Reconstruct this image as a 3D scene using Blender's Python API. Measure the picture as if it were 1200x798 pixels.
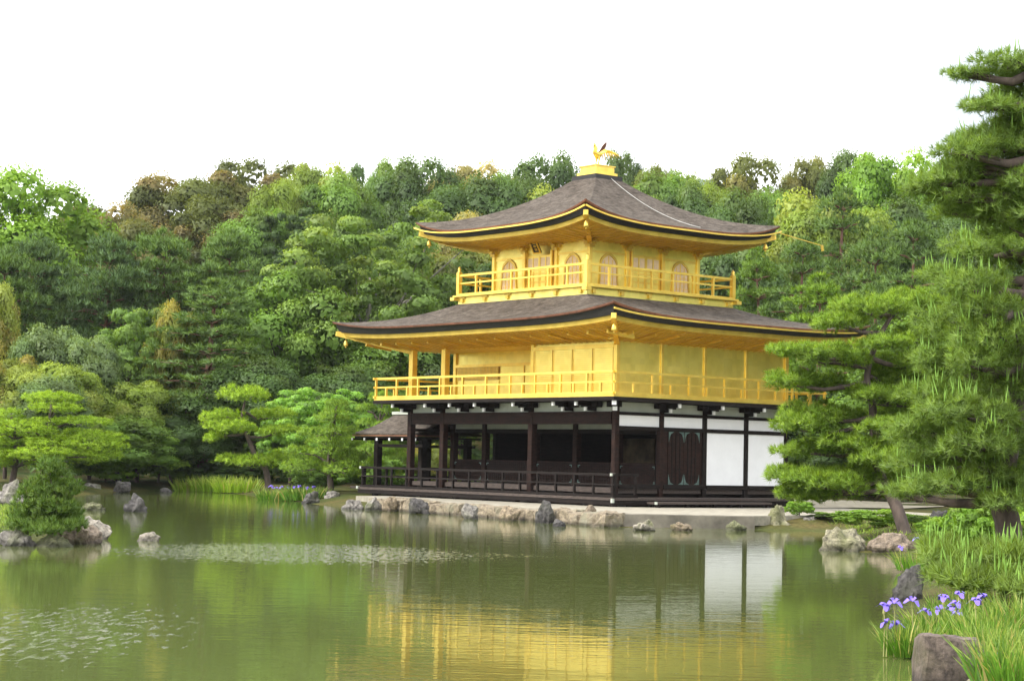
import bpy, bmesh, math, random
import numpy as np
from mathutils import Vector, Matrix, noise as mnoise

for o in list(bpy.data.objects):
    bpy.data.objects.remove(o)
SC = bpy.context.scene
COL = SC.collection
rad = math.radians

# ------------------------------------------------------------------ camera
CAM = np.array([47.504, -43.637, 1.878])
YAW, PITCH, ROLL, FPX = -0.8835, 0.0630, 0.0220, 2212.63   # focal length in pixels of a 1200 px wide picture
_fw = np.array([math.sin(YAW) * math.cos(PITCH), math.cos(YAW) * math.cos(PITCH), math.sin(PITCH)])
_r = np.array([math.cos(YAW), -math.sin(YAW), 0.0])
_u = np.cross(_r, _fw)
RT = math.cos(ROLL) * _r + math.sin(ROLL) * _u
UP = -math.sin(ROLL) * _r + math.cos(ROLL) * _u
cd = bpy.data.cameras.new("camera")
cam = bpy.data.objects.new("camera", cd)
COL.objects.link(cam)
cam.matrix_world = Matrix((
    (RT[0], UP[0], -_fw[0], CAM[0]),
    (RT[1], UP[1], -_fw[1], CAM[1]),
    (RT[2], UP[2], -_fw[2], CAM[2]),
    (0, 0, 0, 1)))
cd.sensor_fit = 'HORIZONTAL'
cd.sensor_width = 36.0
cd.lens = 36.0 * FPX / 1200.0
cd.clip_start = 0.2
cd.clip_end = 9000
SC.camera = cam

# ------------------------------------------------------------------ world, sun, exposure
SUN_AZ, SUN_EL = rad(200), rad(42)          # azimuth from +Y towards +X
sd = np.array([math.sin(SUN_AZ) * math.cos(SUN_EL), math.cos(SUN_AZ) * math.cos(SUN_EL), math.sin(SUN_EL)])
w = bpy.data.worlds.new("World")
SC.world = w
w.use_nodes = True
nt = w.node_tree
bg = nt.nodes['Background']
sky = nt.nodes.new('ShaderNodeTexSky')
sky.sky_type = 'NISHITA'
sky.sun_disc = False
sky.sun_elevation = SUN_EL
sky.sun_rotation = SUN_AZ
sky.dust_density = 2.0
tc = nt.nodes.new('ShaderNodeTexCoord')
cn = nt.nodes.new('ShaderNodeTexNoise')
cn.inputs['Scale'].default_value = 2.6
cn.inputs['Detail'].default_value = 5.0
cmap = nt.nodes.new('ShaderNodeMapping')
cmap.inputs['Scale'].default_value = (1, 1, 2.6)
cmap.inputs['Location'].default_value = (0.35, 0.2, 0.1)
ramp = nt.nodes.new('ShaderNodeValToRGB')
ramp.color_ramp.elements[0].position = 0.27
ramp.color_ramp.elements[0].color = (0.35, 0.35, 0.35, 1)
ramp.color_ramp.elements[1].position = 0.42
ramp.color_ramp.elements[1].color = (1, 1, 1, 1)
mx = nt.nodes.new('ShaderNodeMixRGB')
mx.inputs[2].default_value = (17.0, 17.3, 17.8, 1)
nt.links.new(tc.outputs['Generated'], cmap.inputs['Vector'])
nt.links.new(cmap.outputs[0], cn.inputs['Vector'])
nt.links.new(cn.outputs['Fac'], ramp.inputs[0])
gd = ray0 = _fw * FPX + RT * (1150 - 600) - UP * (125 - 399)
gd = gd / np.linalg.norm(gd)
dp = nt.nodes.new('ShaderNodeVectorMath'); dp.operation = 'DOT_PRODUCT'; dp.inputs[1].default_value = tuple(gd)
nt.links.new(tc.outputs['Generated'], dp.inputs[0])
gap = nt.nodes.new('ShaderNodeMapRange'); gap.interpolation_type = 'SMOOTHSTEP'
gap.inputs['From Min'].default_value = math.cos(rad(3.2)); gap.inputs['From Max'].default_value = math.cos(rad(.6))
gap.inputs['To Min'].default_value = 0; gap.inputs['To Max'].default_value = .62
nt.links.new(dp.outputs['Value'], gap.inputs['Value'])
sb = nt.nodes.new('ShaderNodeMath'); sb.operation = 'SUBTRACT'; sb.use_clamp = True
nt.links.new(ramp.outputs[0], sb.inputs[0]); nt.links.new(gap.outputs[0], sb.inputs[1])
nt.links.new(sb.outputs[0], mx.inputs[0])
nt.links.new(sky.outputs[0], mx.inputs[1])
nt.links.new(mx.outputs[0], bg.inputs[0])
bg.inputs[1].default_value = 0.085
sl = bpy.data.lights.new("sun", 'SUN')
sl.energy = 2.9
sl.angle = rad(18)
sl.color = (1.0, 0.95, 0.86)
so = bpy.data.objects.new("sun", sl)
COL.objects.link(so)
so.rotation_euler = Vector(sd).to_track_quat('Z', 'Y').to_euler()
so.location = (0, 0, 60)
vs = SC.view_settings
vs.view_transform = 'Standard'
vs.look = 'None'
vs.exposure = 0.78
vs.gamma = 1.0
vs.use_curve_mapping = False
SC.cycles.max_bounces = 7
SC.cycles.diffuse_bounces = 3
SC.cycles.glossy_bounces = 4
SC.cycles.transmission_bounces = 3
SC.cycles.use_denoising = True

# ------------------------------------------------------------------ placing helpers
def ray(px, py):
    d = _fw * FPX + RT * (px - 600) - UP * (py - 399)
    return d / math.hypot(d[0], d[1])
def at(px, py, dist):
    """point at a horizontal distance from the camera"""
    return CAM + ray(px, py) * dist
def ground(px, py, z=0.0):
    d = ray(px, py)
    return CAM + d * ((z - CAM[2]) / d[2])
def mpp(dist):
    return dist / FPX

# ------------------------------------------------------------------ mesh helpers
class MB:
    def __init__(s):
        s.v = []; s.f = []
    def add(s, vs, fs):
        n = len(s.v)
        s.v += [tuple(map(float, p)) for p in vs]
        s.f += [tuple(i + n for i in f) for f in fs]
        return s
    def box(s, x0, x1, y0, y1, z0, z1):
        p = [(x, y, z) for z in (z0, z1) for y in (y0, y1) for x in (x0, x1)]
        return s.add(p, [(0, 2, 3, 1), (4, 5, 7, 6), (0, 1, 5, 4), (2, 6, 7, 3), (0, 4, 6, 2), (1, 3, 7, 5)])
    def bar(s, a, b, w, h, up=(0, 0, 1)):
        a = Vector(a); b = Vector(b); d = (b - a).normalized()
        u = Vector(up)
        if abs(d.dot(u)) > .98: u = Vector((1, 0, 0))
        r = d.cross(u).normalized(); u = r.cross(d)
        p = [q + r * (i * w / 2) + u * (j * h / 2) for q in (a, b) for j in (-1, 1) for i in (-1, 1)]
        return s.add(p, [(0, 2, 3, 1), (4, 5, 7, 6), (0, 1, 5, 4), (2, 6, 7, 3), (0, 4, 6, 2), (1, 3, 7, 5)])
    def tube(s, pts, rr, n=8, cap=True):
        pts = [Vector(p) for p in pts]
        if not hasattr(rr, '__len__'): rr = [rr] * len(pts)
        vs = []; fs = []
        ref = Vector((0.31, 0.17, 0.93))
        for i, p in enumerate(pts):
            d = (pts[min(i + 1, len(pts) - 1)] - pts[max(i - 1, 0)]).normalized()
            a = d.cross(ref)
            if a.length < .05: a = d.cross(Vector((1, 0, 0)))
            a.normalize(); b = d.cross(a)
            for k in range(n):
                t = 2 * math.pi * k / n
                vs.append(p + (a * math.cos(t) + b * math.sin(t)) * rr[i])
        for i in range(len(pts) - 1):
            for k in range(n):
                k2 = (k + 1) % n
                fs.append((i * n + k, i * n + k2, (i + 1) * n + k2, (i + 1) * n + k))
        if cap:
            fs.append(tuple(range(n))[::-1]); fs.append(tuple((len(pts) - 1) * n + k for k in range(n)))
        return s.add(vs, fs)
    def sweep(s, pts, prof):
        """profile (list of (out, up)) with outward vectors given per point: pts = [(p, out)]"""
        n = len(prof); vs = []; fs = []
        for p, o in pts:
            p = Vector(p); o = Vector(o)
            for a, b in prof:
                vs.append(p + o * a + Vector((0, 0, b)))
        for i in range(len(pts) - 1):
            for k in range(n):
                k2 = (k + 1) % n
                fs.append((i * n + k, i * n + k2, (i + 1) * n + k2, (i + 1) * n + k))
        fs.append(tuple(range(n))); fs.append(tuple((len(pts) - 1) * n + k for k in range(n))[::-1])
        return s.add(vs, fs)
    def lathe(s, c, prof, n=12):
        vs = []; fs = []
        for r, z in prof:
            for k in range(n):
                t = 2 * math.pi * k / n
                vs.append((c[0] + r * math.cos(t), c[1] + r * math.sin(t), c[2] + z))
        for i in range(len(prof) - 1):
            for k in range(n):
                k2 = (k + 1) % n
                fs.append((i * n + k, i * n + k2, (i + 1) * n + k2, (i + 1) * n + k))
        fs.append(tuple(range(n))[::-1]); fs.append(tuple((len(prof) - 1) * n + k for k in range(n)))
        return s.add(vs, fs)
    def mesh(s, name, mat, smooth=False, recalc=True, bevel=0):
        me = bpy.data.meshes.new(name)
        me.from_pydata(s.v, [], s.f)
        if recalc or bevel:
            bm = bmesh.new(); bm.from_mesh(me)
            if recalc: bmesh.ops.recalc_face_normals(bm, faces=bm.faces)
            if bevel: bmesh.ops.bevel(bm, geom=list(bm.edges), offset=bevel, segments=1, affect='EDGES')
            bm.to_mesh(me); bm.free()
        me.materials.append(mat)
        if smooth:
            me.polygons.foreach_set('use_smooth', [True] * len(me.polygons))
        return me

def link(name, me, parent=None, loc=None):
    o = bpy.data.objects.new(name, me)
    COL.objects.link(o)
    if parent: o.parent = parent
    if loc is not None: o.location = loc
    return o
def part(name, mb, mat, parent, smooth=False, bevel=0):
    return link(name, mb.mesh(name, mat, smooth, bevel=bevel), parent)
def tag(o, label=None, cat=None, group=None, kind=None):
    if label: o['label'] = label
    if cat: o['category'] = cat
    if group: o['group'] = group
    if kind: o['kind'] = kind
    return o
def empty(name, loc, label, cat, group=None):
    o = bpy.data.objects.new(name, None)
    COL.objects.link(o); o.location = loc
    o.empty_display_size = .3
    return tag(o, label, cat, group)

def np_mesh(name, V, F, mat, normals=None, attrs=None, smooth=True):
    """V (n,3), F (m,k) arrays"""
    me = bpy.data.meshes.new(name)
    k = F.shape[1]; m = F.shape[0]
    if normals is not None:     # winding follows the wanted normal
        g = np.cross(V[F[:, 1]] - V[F[:, 0]], V[F[:, 2]] - V[F[:, 0]])
        fl = (g * normals[F[:, 0]]).sum(1) < 0
        F = F.copy(); F[fl] = F[fl][:, ::-1]
    me.vertices.add(len(V)); me.vertices.foreach_set('co', V.astype(np.float32).ravel())
    me.loops.add(m * k); me.loops.foreach_set('vertex_index', F.astype(np.int32).ravel())
    me.polygons.add(m)
    me.polygons.foreach_set('loop_start', np.arange(0, m * k, k, dtype=np.int32))
    me.polygons.foreach_set('use_smooth', np.full(m, smooth))
    me.update(calc_edges=True)
    for an, arr in (attrs or {}).items():
        a = me.attributes.new(an, 'FLOAT', 'FACE')
        a.data.foreach_set('value', arr.astype(np.float32))
    me.materials.append(mat)
    me.validate()
    if normals is not None:
        me.normals_split_custom_set_from_vertices(normals.astype(np.float32).tolist())
    return me

# ------------------------------------------------------------------ materials
def mat(name):
    m = bpy.data.materials.new(name); m.use_nodes = True
    return m, m.node_tree, m.node_tree.nodes['Principled BSDF']
def nd(t, kind, **kw):
    n = t.nodes.new(kind)
    for k, v in kw.items():
        if k in n.inputs: n.inputs[k].default_value = v
        else: setattr(n, k, v)
    return n
def plain(name, col, rough=.6, metal=0., var=.25, scale=6., bump=0., stretch=(1, 1, 1), col2=None, coord='Object', spec=.5, detail=5.):
    m, t, b = mat(name)
    tcn = nd(t, 'ShaderNodeTexCoord'); mp = nd(t, 'ShaderNodeMapping')
    mp.inputs['Scale'].default_value = stretch
    n = nd(t, 'ShaderNodeTexNoise', Scale=scale, Detail=detail, Roughness=.6)
    t.links.new(tcn.outputs[coord], mp.inputs[0]); t.links.new(mp.outputs[0], n.inputs['Vector'])
    r = nd(t, 'ShaderNodeValToRGB')
    c2 = col2 or tuple(c * (1 - var) for c in col)
    c1 = col if col2 else tuple(min(1, c * (1 + var)) for c in col)
    r.color_ramp.elements[0].position = .32; r.color_ramp.elements[1].position = .68
    r.color_ramp.elements[0].color = (*c2, 1); r.color_ramp.elements[1].color = (*c1, 1)
    t.links.new(n.outputs['Fac'], r.inputs[0]); t.links.new(r.outputs[0], b.inputs['Base Color'])
    b.inputs['Roughness'].default_value = rough; b.inputs['Metallic'].default_value = metal
    b.inputs['Specular IOR Level'].default_value = spec
    if bump:
        bp = nd(t, 'ShaderNodeBump', Strength=1.0, Distance=bump)
        t.links.new(n.outputs['Fac'], bp.inputs['Height']); t.links.new(bp.outputs[0], b.inputs['Normal'])
    return m

M = {}
def gold_mat(name, col, col2, rough, metal, weave):
    m, t, b = mat(name)
    tcn = nd(t, 'ShaderNodeTexCoord')
    n = nd(t, 'ShaderNodeTexNoise', Scale=1.3, Detail=6., Roughness=.65)
    t.links.new(tcn.outputs['Object'], n.inputs['Vector'])
    r = nd(t, 'ShaderNodeValToRGB')
    r.color_ramp.elements[0].position = .35; r.color_ramp.elements[1].position = .65
    r.color_ramp.elements[0].color = (*col2, 1); r.color_ramp.elements[1].color = (*col, 1)
    t.links.new(n.outputs['Fac'], r.inputs[0])
    vo = nd(t, 'ShaderNodeTexVoronoi', Scale=4.6, Randomness=0.)      # squares of leaf, each a little different
    t.links.new(tcn.outputs['Object'], vo.inputs['Vector'])
    sp = nd(t, 'ShaderNodeSeparateColor'); t.links.new(vo.outputs['Color'], sp.inputs[0])
    mr = nd(t, 'ShaderNodeMapRange'); mr.inputs['To Min'].default_value = .95; mr.inputs['To Max'].default_value = 1.05
    t.links.new(sp.outputs[0], mr.inputs['Value'])
    sv = nd(t, 'ShaderNodeVectorMath', operation='SCALE'); t.links.new(r.outputs[0], sv.inputs[0]); t.links.new(mr.outputs[0], sv.inputs['Scale'])
    t.links.new(sv.outputs[0], b.inputs['Base Color'])
    rr = nd(t, 'ShaderNodeMapRange'); rr.inputs['To Min'].default_value = rough - .03; rr.inputs['To Max'].default_value = rough + .05
    t.links.new(sp.outputs[1], rr.inputs['Value']); t.links.new(rr.outputs[0], b.inputs['Roughness'])
    b.inputs['Metallic'].default_value = metal
    # gold leaf squares and lacquer unevenness
    mp = nd(t, 'ShaderNodeMapping'); mp.inputs['Scale'].default_value = (weave, weave, weave * 5)
    n2 = nd(t, 'ShaderNodeTexNoise', Scale=2.2, Detail=4.)
    t.links.new(tcn.outputs['Object'], mp.inputs[0]); t.links.new(mp.outputs[0], n2.inputs['Vector'])
    bp = nd(t, 'ShaderNodeBump', Strength=.35, Distance=.008)
    t.links.new(n2.outputs['Fac'], bp.inputs['Height']); t.links.new(bp.outputs[0], b.inputs['Normal'])
    return m
M['gold'] = gold_mat('gold_leaf', (.93, .78, .22), (.82, .66, .15), .37, .8, 6.0)
M['gold_trim'] = gold_mat('gold_leaf_trim', (.90, .67, .14), (.80, .54, .09), .36, .65, 3.0)
M['gold_soffit'] = gold_mat('gold_leaf_soffit', (.72, .52, .10), (.58, .39, .065), .42, .7, 3.0)  # darker than the wall gold: shade under the eaves is in the colour
M['shingle'] = None
def shingle():
    m, t, b = mat('cypress_bark')
    tcn = nd(t, 'ShaderNodeTexCoord')
    n = nd(t, 'ShaderNodeTexNoise', Scale=1.4, Detail=9., Roughness=.7)
    n2 = nd(t, 'ShaderNodeTexNoise', Scale=3.6, Detail=9., Roughness=.8)
    mp = nd(t, 'ShaderNodeMapping'); mp.inputs['Scale'].default_value = (1, 1, 4)
    t.links.new(tcn.outputs['Object'], n.inputs['Vector']); t.links.new(tcn.outputs['Object'], mp.inputs[0])
    t.links.new(mp.outputs[0], n2.inputs['Vector'])
    r = nd(t, 'ShaderNodeValToRGB')
    e = r.color_ramp.elements
    e[0].position = .3; e[0].color = (.066, .054, .044, 1); e[1].position = .7; e[1].color = (.125, .107, .09, 1)
    r2 = nd(t, 'ShaderNodeValToRGB')
    e = r2.color_ramp.elements
    e[0].position = .40; e[0].color = (.45, .44, .43, 1); e[1].position = .60; e[1].color = (1.55, 1.52, 1.5, 1)
    mm = nd(t, 'ShaderNodeMixRGB', blend_type='MULTIPLY'); mm.inputs[0].default_value = .8
    t.links.new(n.outputs['Fac'], r.inputs[0]); t.links.new(n2.outputs['Fac'], r2.inputs[0])
    t.links.new(r.outputs[0], mm.inputs[1]); t.links.new(r2.outputs[0], mm.inputs[2])
    t.links.new(mm.outputs[0], b.inputs['Base Color'])
    b.inputs['Roughness'].default_value = .9
    b.inputs['Specular IOR Level'].default_value = .08
    bp = nd(t, 'ShaderNodeBump', Strength=1., Distance=.05)
    t.links.new(n2.outputs['Fac'], bp.inputs['Height']); t.links.new(bp.outputs[0], b.inputs['Normal'])
    return m
M['shingle'] = shingle()
M['fascia'] = plain('black_eave', (.012, .010, .010), .6, var=.4)
M['redlip'] = plain('red_bark_edge', (.16, .062, .035), .7, var=.35, scale=4)
M['wood'] = plain('dark_timber', (.010, .0065, .0052), .7, var=.5, scale=3, bump=.01, stretch=(1, 1, 6), spec=.18)
M['redwood'] = plain('red_brown_timber', (.018, .0075, .005), .7, var=.6, scale=3, bump=.008, stretch=(1.5, 1.5, 5), spec=.18)
M['deckwood'] = plain('weathered_deck', (.060, .044, .036), .8, var=.45, scale=5, bump=.01, stretch=(1, 6, 6))
M['plaster'] = plain('white_plaster', (.84, .84, .84), .8, var=.035, scale=2)
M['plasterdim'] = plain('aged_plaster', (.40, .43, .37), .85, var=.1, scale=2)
M['screen'] = plain('faded_gold_screen', (.13, .095, .05), .8, var=.6, scale=2.2, detail=8)
M['cable'] = plain('pale_cable', (.5, .5, .47), .7, var=.2)
M['white'] = plain('white_paint', (.82, .82, .80), .6, var=.05)
M['bronze'] = plain('green_bronze', (.10, .16, .14), .5, .3, var=.4)
M['lattice'] = plain('window_lattice', (.74, .58, .38), .6, var=.12, scale=4)
M['darkgold'] = plain('lattice_shutter', (.42, .26, .07), .5, .3, var=.25)
M['trunk'] = plain('pine_bark', (.085, .062, .05), .9, var=.5, scale=5, bump=.03, stretch=(1, 1, .35))
M['redtrunk'] = plain('red_pine_bark', (.15, .075, .05), .9, var=.45, scale=3, bump=.03, stretch=(1, 1, .35))
M['greytrunk'] = plain('grey_bark', (.22, .20, .17), .9, var=.35, scale=3, bump=.03, stretch=(1, 1, .35))
M['landing'] = plain('pale_landing_stone', (.17, .15, .12), .9, var=.5, scale=1.2, detail=9, bump=.01)
M['path'] = plain('pale_gravel', (.34, .30, .22), .95, var=.25, scale=3, detail=10)

M['farwood'] = plain('haze_tinted_ridge', (.10, .15, .15), .95, var=.3, scale=.03, spec=.1)  # distance haze is put into this blue-green colour

def rock_mat(name, c1, c2, moss):
    m, t, b = mat(name)
    tcn = nd(t, 'ShaderNodeTexCoord'); oi = nd(t, 'ShaderNodeObjectInfo')
    ad = nd(t, 'ShaderNodeVectorMath', operation='ADD')
    t.links.new(tcn.outputs['Object'], ad.inputs[0]); t.links.new(oi.outputs['Location'], ad.inputs[1])
    n = nd(t, 'ShaderNodeTexNoise', Scale=9., Detail=10., Roughness=.75)
    n2 = nd(t, 'ShaderNodeTexNoise', Scale=1.6, Detail=6.)
    n3 = nd(t, 'ShaderNodeTexVoronoi', Scale=7.)
    for q in (n, n2, n3): t.links.new(ad.outputs[0], q.inputs['Vector'])
    r = nd(t, 'ShaderNodeValToRGB'); e = r.color_ramp.elements
    e[0].position = .36; e[0].color = (*c2, 1); e[1].position = .66; e[1].color = (*c1, 1)
    t.links.new(n.outputs['Fac'], r.inputs[0])
    mxr = nd(t, 'ShaderNodeMixRGB'); mxr.inputs[2].default_value = (*moss, 1)
    r2 = nd(t, 'ShaderNodeValToRGB'); e = r2.color_ramp.elements
    e[0].position = .5; e[0].color = (0, 0, 0, 1); e[1].position = .68; e[1].color = (.8, .8, .8, 1)
    t.links.new(n2.outputs['Fac'], r2.inputs[0]); t.links.new(r2.outputs[0], mxr.inputs[0]); t.links.new(r.outputs[0], mxr.inputs[1])
    mo = nd(t, 'ShaderNodeMixRGB', blend_type='MULTIPLY'); mo.inputs[0].default_value = 1
    t.links.new(mxr.outputs[0], mo.inputs[1]); t.links.new(oi.outputs['Color'], mo.inputs[2])
    ge = nd(t, 'ShaderNodeNewGeometry'); sx = nd(t, 'ShaderNodeSeparateXYZ'); t.links.new(ge.outputs['Position'], sx.inputs[0])
    az_ = nd(t, 'ShaderNodeMath', operation='MULTIPLY_ADD'); az_.inputs[1].default_value = -.12; t.links.new(n.outputs['Fac'], az_.inputs[0]); t.links.new(sx.outputs['Z'], az_.inputs[2])
    wet = nd(t, 'ShaderNodeMapRange'); wet.inputs['From Min'].default_value = -.02; wet.inputs['From Max'].default_value = .06; wet.inputs['To Min'].default_value = .38; wet.inputs['To Max'].default_value = 1
    t.links.new(az_.outputs[0], wet.inputs['Value'])
    wm = nd(t, 'ShaderNodeVectorMath', operation='SCALE'); t.links.new(mo.outputs[0], wm.inputs[0]); t.links.new(wet.outputs[0], wm.inputs['Scale'])
    t.links.new(wm.outputs[0], b.inputs['Base Color'])
    b.inputs['Roughness'].default_value = .85
    bp = nd(t, 'ShaderNodeBump', Strength=1., Distance=.05)
    t.links.new(n.outputs['Fac'], bp.inputs['Height'])
    t.links.new(bp.outputs[0], b.inputs['Normal'])
    return m
M['rock'] = rock_mat('weathered_rock', (.36, .33, .29), (.06, .054, .05), (.12, .13, .06))
M['wallstone'] = rock_mat('golden_wall_stone', (.36, .295, .20), (.11, .085, .062), (.20, .19, .13))

def leaf_mat(name, trans=.38, gloss=.04):
    m = bpy.data.materials.new(name); m.use_nodes = True
    t = m.node_tree; t.nodes.clear()
    out = nd(t, 'ShaderNodeOutputMaterial')
    oi = nd(t, 'ShaderNodeObjectInfo')
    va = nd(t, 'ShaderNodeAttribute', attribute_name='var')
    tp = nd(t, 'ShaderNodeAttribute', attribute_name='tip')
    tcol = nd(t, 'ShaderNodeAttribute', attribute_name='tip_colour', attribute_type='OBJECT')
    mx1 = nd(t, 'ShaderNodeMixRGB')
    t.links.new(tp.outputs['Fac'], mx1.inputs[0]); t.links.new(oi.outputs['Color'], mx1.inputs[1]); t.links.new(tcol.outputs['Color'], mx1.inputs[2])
    mr = nd(t, 'ShaderNodeMapRange'); mr.inputs['To Min'].default_value = .62; mr.inputs['To Max'].default_value = 1.42
    t.links.new(va.outputs['Fac'], mr.inputs['Value'])
    mu = nd(t, 'ShaderNodeVectorMath', operation='SCALE')
    t.links.new(mx1.outputs[0], mu.inputs[0]); t.links.new(mr.outputs[0], mu.inputs['Scale'])
    d = nd(t, 'ShaderNodeBsdfDiffuse'); tr = nd(t, 'ShaderNodeBsdfTranslucent'); g = nd(t, 'ShaderNodeBsdfGlossy', Roughness=.5)
    g.inputs['Color'].default_value = (.9, .95, .9, 1)
    t.links.new(mu.outputs[0], d.inputs['Color'])
    ty = nd(t, 'ShaderNodeMixRGB', blend_type='MULTIPLY'); ty.inputs[0].default_value = 1; ty.inputs[2].default_value = (1.25, 1.2, .55, 1)
    t.links.new(mu.outputs[0], ty.inputs[1]); t.links.new(ty.outputs[0], tr.inputs['Color'])
    m1 = nd(t, 'ShaderNodeMixShader'); m1.inputs[0].default_value = trans
    m2 = nd(t, 'ShaderNodeMixShader'); m2.inputs[0].default_value = gloss
    t.links.new(d.outputs[0], m1.inputs[1]); t.links.new(tr.outputs[0], m1.inputs[2])
    t.links.new(m1.outputs[0], m2.inputs[1]); t.links.new(g.outputs[0], m2.inputs[2])
    t.links.new(m2.outputs[0], out.inputs['Surface'])
    return m
M['leaf'] = leaf_mat('leaves', .40, .02)
M['needle'] = leaf_mat('needles', .36, .02)

# ------------------------------------------------------------------ terrain, water
G = lambda x, y: tuple(ground(x, y)[:2])
POND = [G(1090, 825), G(1068, 790), G(1040, 765), G(1052, 728), G(1044, 706), G(1062, 688), G(1052, 662), G(1046, 648), G(985, 646),
        G(962, 622), G(905, 621), (9.0, -2.9), (6.8, -6.6), G(650, 612), G(550, 604), G(440, 597), G(400, 595), G(352, 588), G(330, 585),
        G(300, 580), G(230, 575), G(200, 575), G(150, 575.5), G(110, 579), G(0, 577), G(-120, 576),
        (-45, -60), (-10, -95), (40, -90), (47, -58), (45.4, -48), (44.2, -42), (41.5, -35.5), (40, -33)]
ISLE = [G(-90, 652), G(-30, 641), G(20, 639), G(70, 638), G(112, 632), G(120, 624), G(104, 613), G(60, 606), G(0, 603), G(-90, 602)]
def sdist(X, Y, poly):
    """signed distance, positive outside"""
    P = np.array(poly); Q = np.roll(P, -1, 0)
    dm = np.full(X.shape, 1e9); ins = np.zeros(X.shape, bool)
    for (ax, ay), (bx, by) in zip(P, Q):
        ex, ey = bx - ax, by - ay
        t = np.clip(((X - ax) * ex + (Y - ay) * ey) / (ex * ex + ey * ey + 1e-12), 0, 1)
        dm = np.minimum(dm, np.hypot(X - ax - t * ex, Y - ay - t * ey))
        c = ((ay > Y) != (by > Y)) & (X < (bx - ax) * (Y - ay) / (by - ay + 1e-15) + ax)
        ins ^= c
    return np.where(ins, -dm, dm)
FH = np.array([math.sin(YAW), math.cos(YAW)])
def sstep(a, b, x):
    t = np.clip((x - a) / (b - a), 0, 1)
    return t * t * (3 - 2 * t)
def terrain(X, Y):
    X = np.asarray(X, float); Y = np.asarray(Y, float)
    s = np.minimum(sdist(X, Y, POND), 1e9)
    si = sdist(X, Y, ISLE)
    s = np.where(s < 0, np.maximum(s, -si), s)          # land of the island counts as outside the pond
    bump = .10 * np.sin(X * .9 + 1.3 * np.sin(Y * .5)) * np.cos(Y * .8 + X * .3) + .25 * np.sin(X * .13 + 2) * np.cos(Y * .11)
    land = .42 * sstep(-.15, 2.6, s) + .006 * np.clip(s - 1, 0, 60) + bump * sstep(1.5, 10, s)
    bed = np.maximum(-.9, s * .45)
    h = np.where(s > -.15, land, bed - .02)
    # flat ground under and around the pavilion and the landing
    br = np.maximum(np.maximum(-20 - X, X - 9), np.maximum(-5.5 - Y, Y - 14))
    fl = 1 - sstep(0, 4, br)
    h = np.where(s > -.15, h * (1 - fl) + np.minimum(h, .36 * sstep(-.15, .6, s)) * fl, h)
    dx, dy = X - CAM[0], Y - CAM[1]
    dep = dx * FH[0] + dy * FH[1]
    lat = dx * FH[1] - dy * FH[0]
    hill = np.where(dep > 98, (dep - 98) * .165 * sstep(98, 120, dep), 0)
    hill = np.minimum(hill, 26 + .02 * np.clip(dep - 250, 0, 400))
    hill = hill * (1 - .55 * sstep(15, 55, -lat) * sstep(80, 200, dep) * 0) * np.where(dep > 700, 1 - sstep(700, 1500, dep), 1)
    h = h + hill + (1.2 * np.sin(X * .05 + 1) * np.cos(Y * .06)) * sstep(100, 140, dep)
    return h
def tz(x, y):
    return float(terrain(np.array([x]), np.array([y]))[0])

def distant_hill():
    n = 60; m = 24; V = []; F = []
    for i in range(n + 1):
        for j in range(m + 1):
            lat = -520 + 1400 * i / n; dep = 1550 + 500 * j / m
            x = CAM[0] + FH[0] * dep + FH[1] * lat; y = CAM[1] + FH[1] * dep - FH[0] * lat
            z = (232 * math.exp(-((lat - 175) / 240) ** 2) + 130 * math.exp(-((lat - 620) / 260) ** 2) + 120 * math.exp(-((lat + 200) / 260) ** 2)) * math.exp(-((dep - 1800) / 190) ** 2)
            z += 5 * mnoise.noise(Vector((x, y, 0)) * .02) + 20
            V.append((x, y, z))
    for i in range(n):
        for j in range(m): F.append((i * (m + 1) + j, i * (m + 1) + j + 1, (i + 1) * (m + 1) + j + 1, (i + 1) * (m + 1) + j))
    mb = MB(); mb.add(V, F)
    tag(link('distant_hill', mb.mesh('distant_hill', M['farwood'], smooth=True)), kind='structure')
def axis(c0, c1, fine):
    a = list(np.arange(c0, c1 + 1e-6, fine)); st = fine; lo = [c0]; hi = [c1]
    while lo[-1] > -2600:
        st *= 1.16; lo.append(lo[-1] - st)
    st = fine
    while hi[-1] < 2600:
        st *= 1.16; hi.append(hi[-1] + st)
    return np.array(lo[:0:-1] + a + hi[1:])
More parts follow.
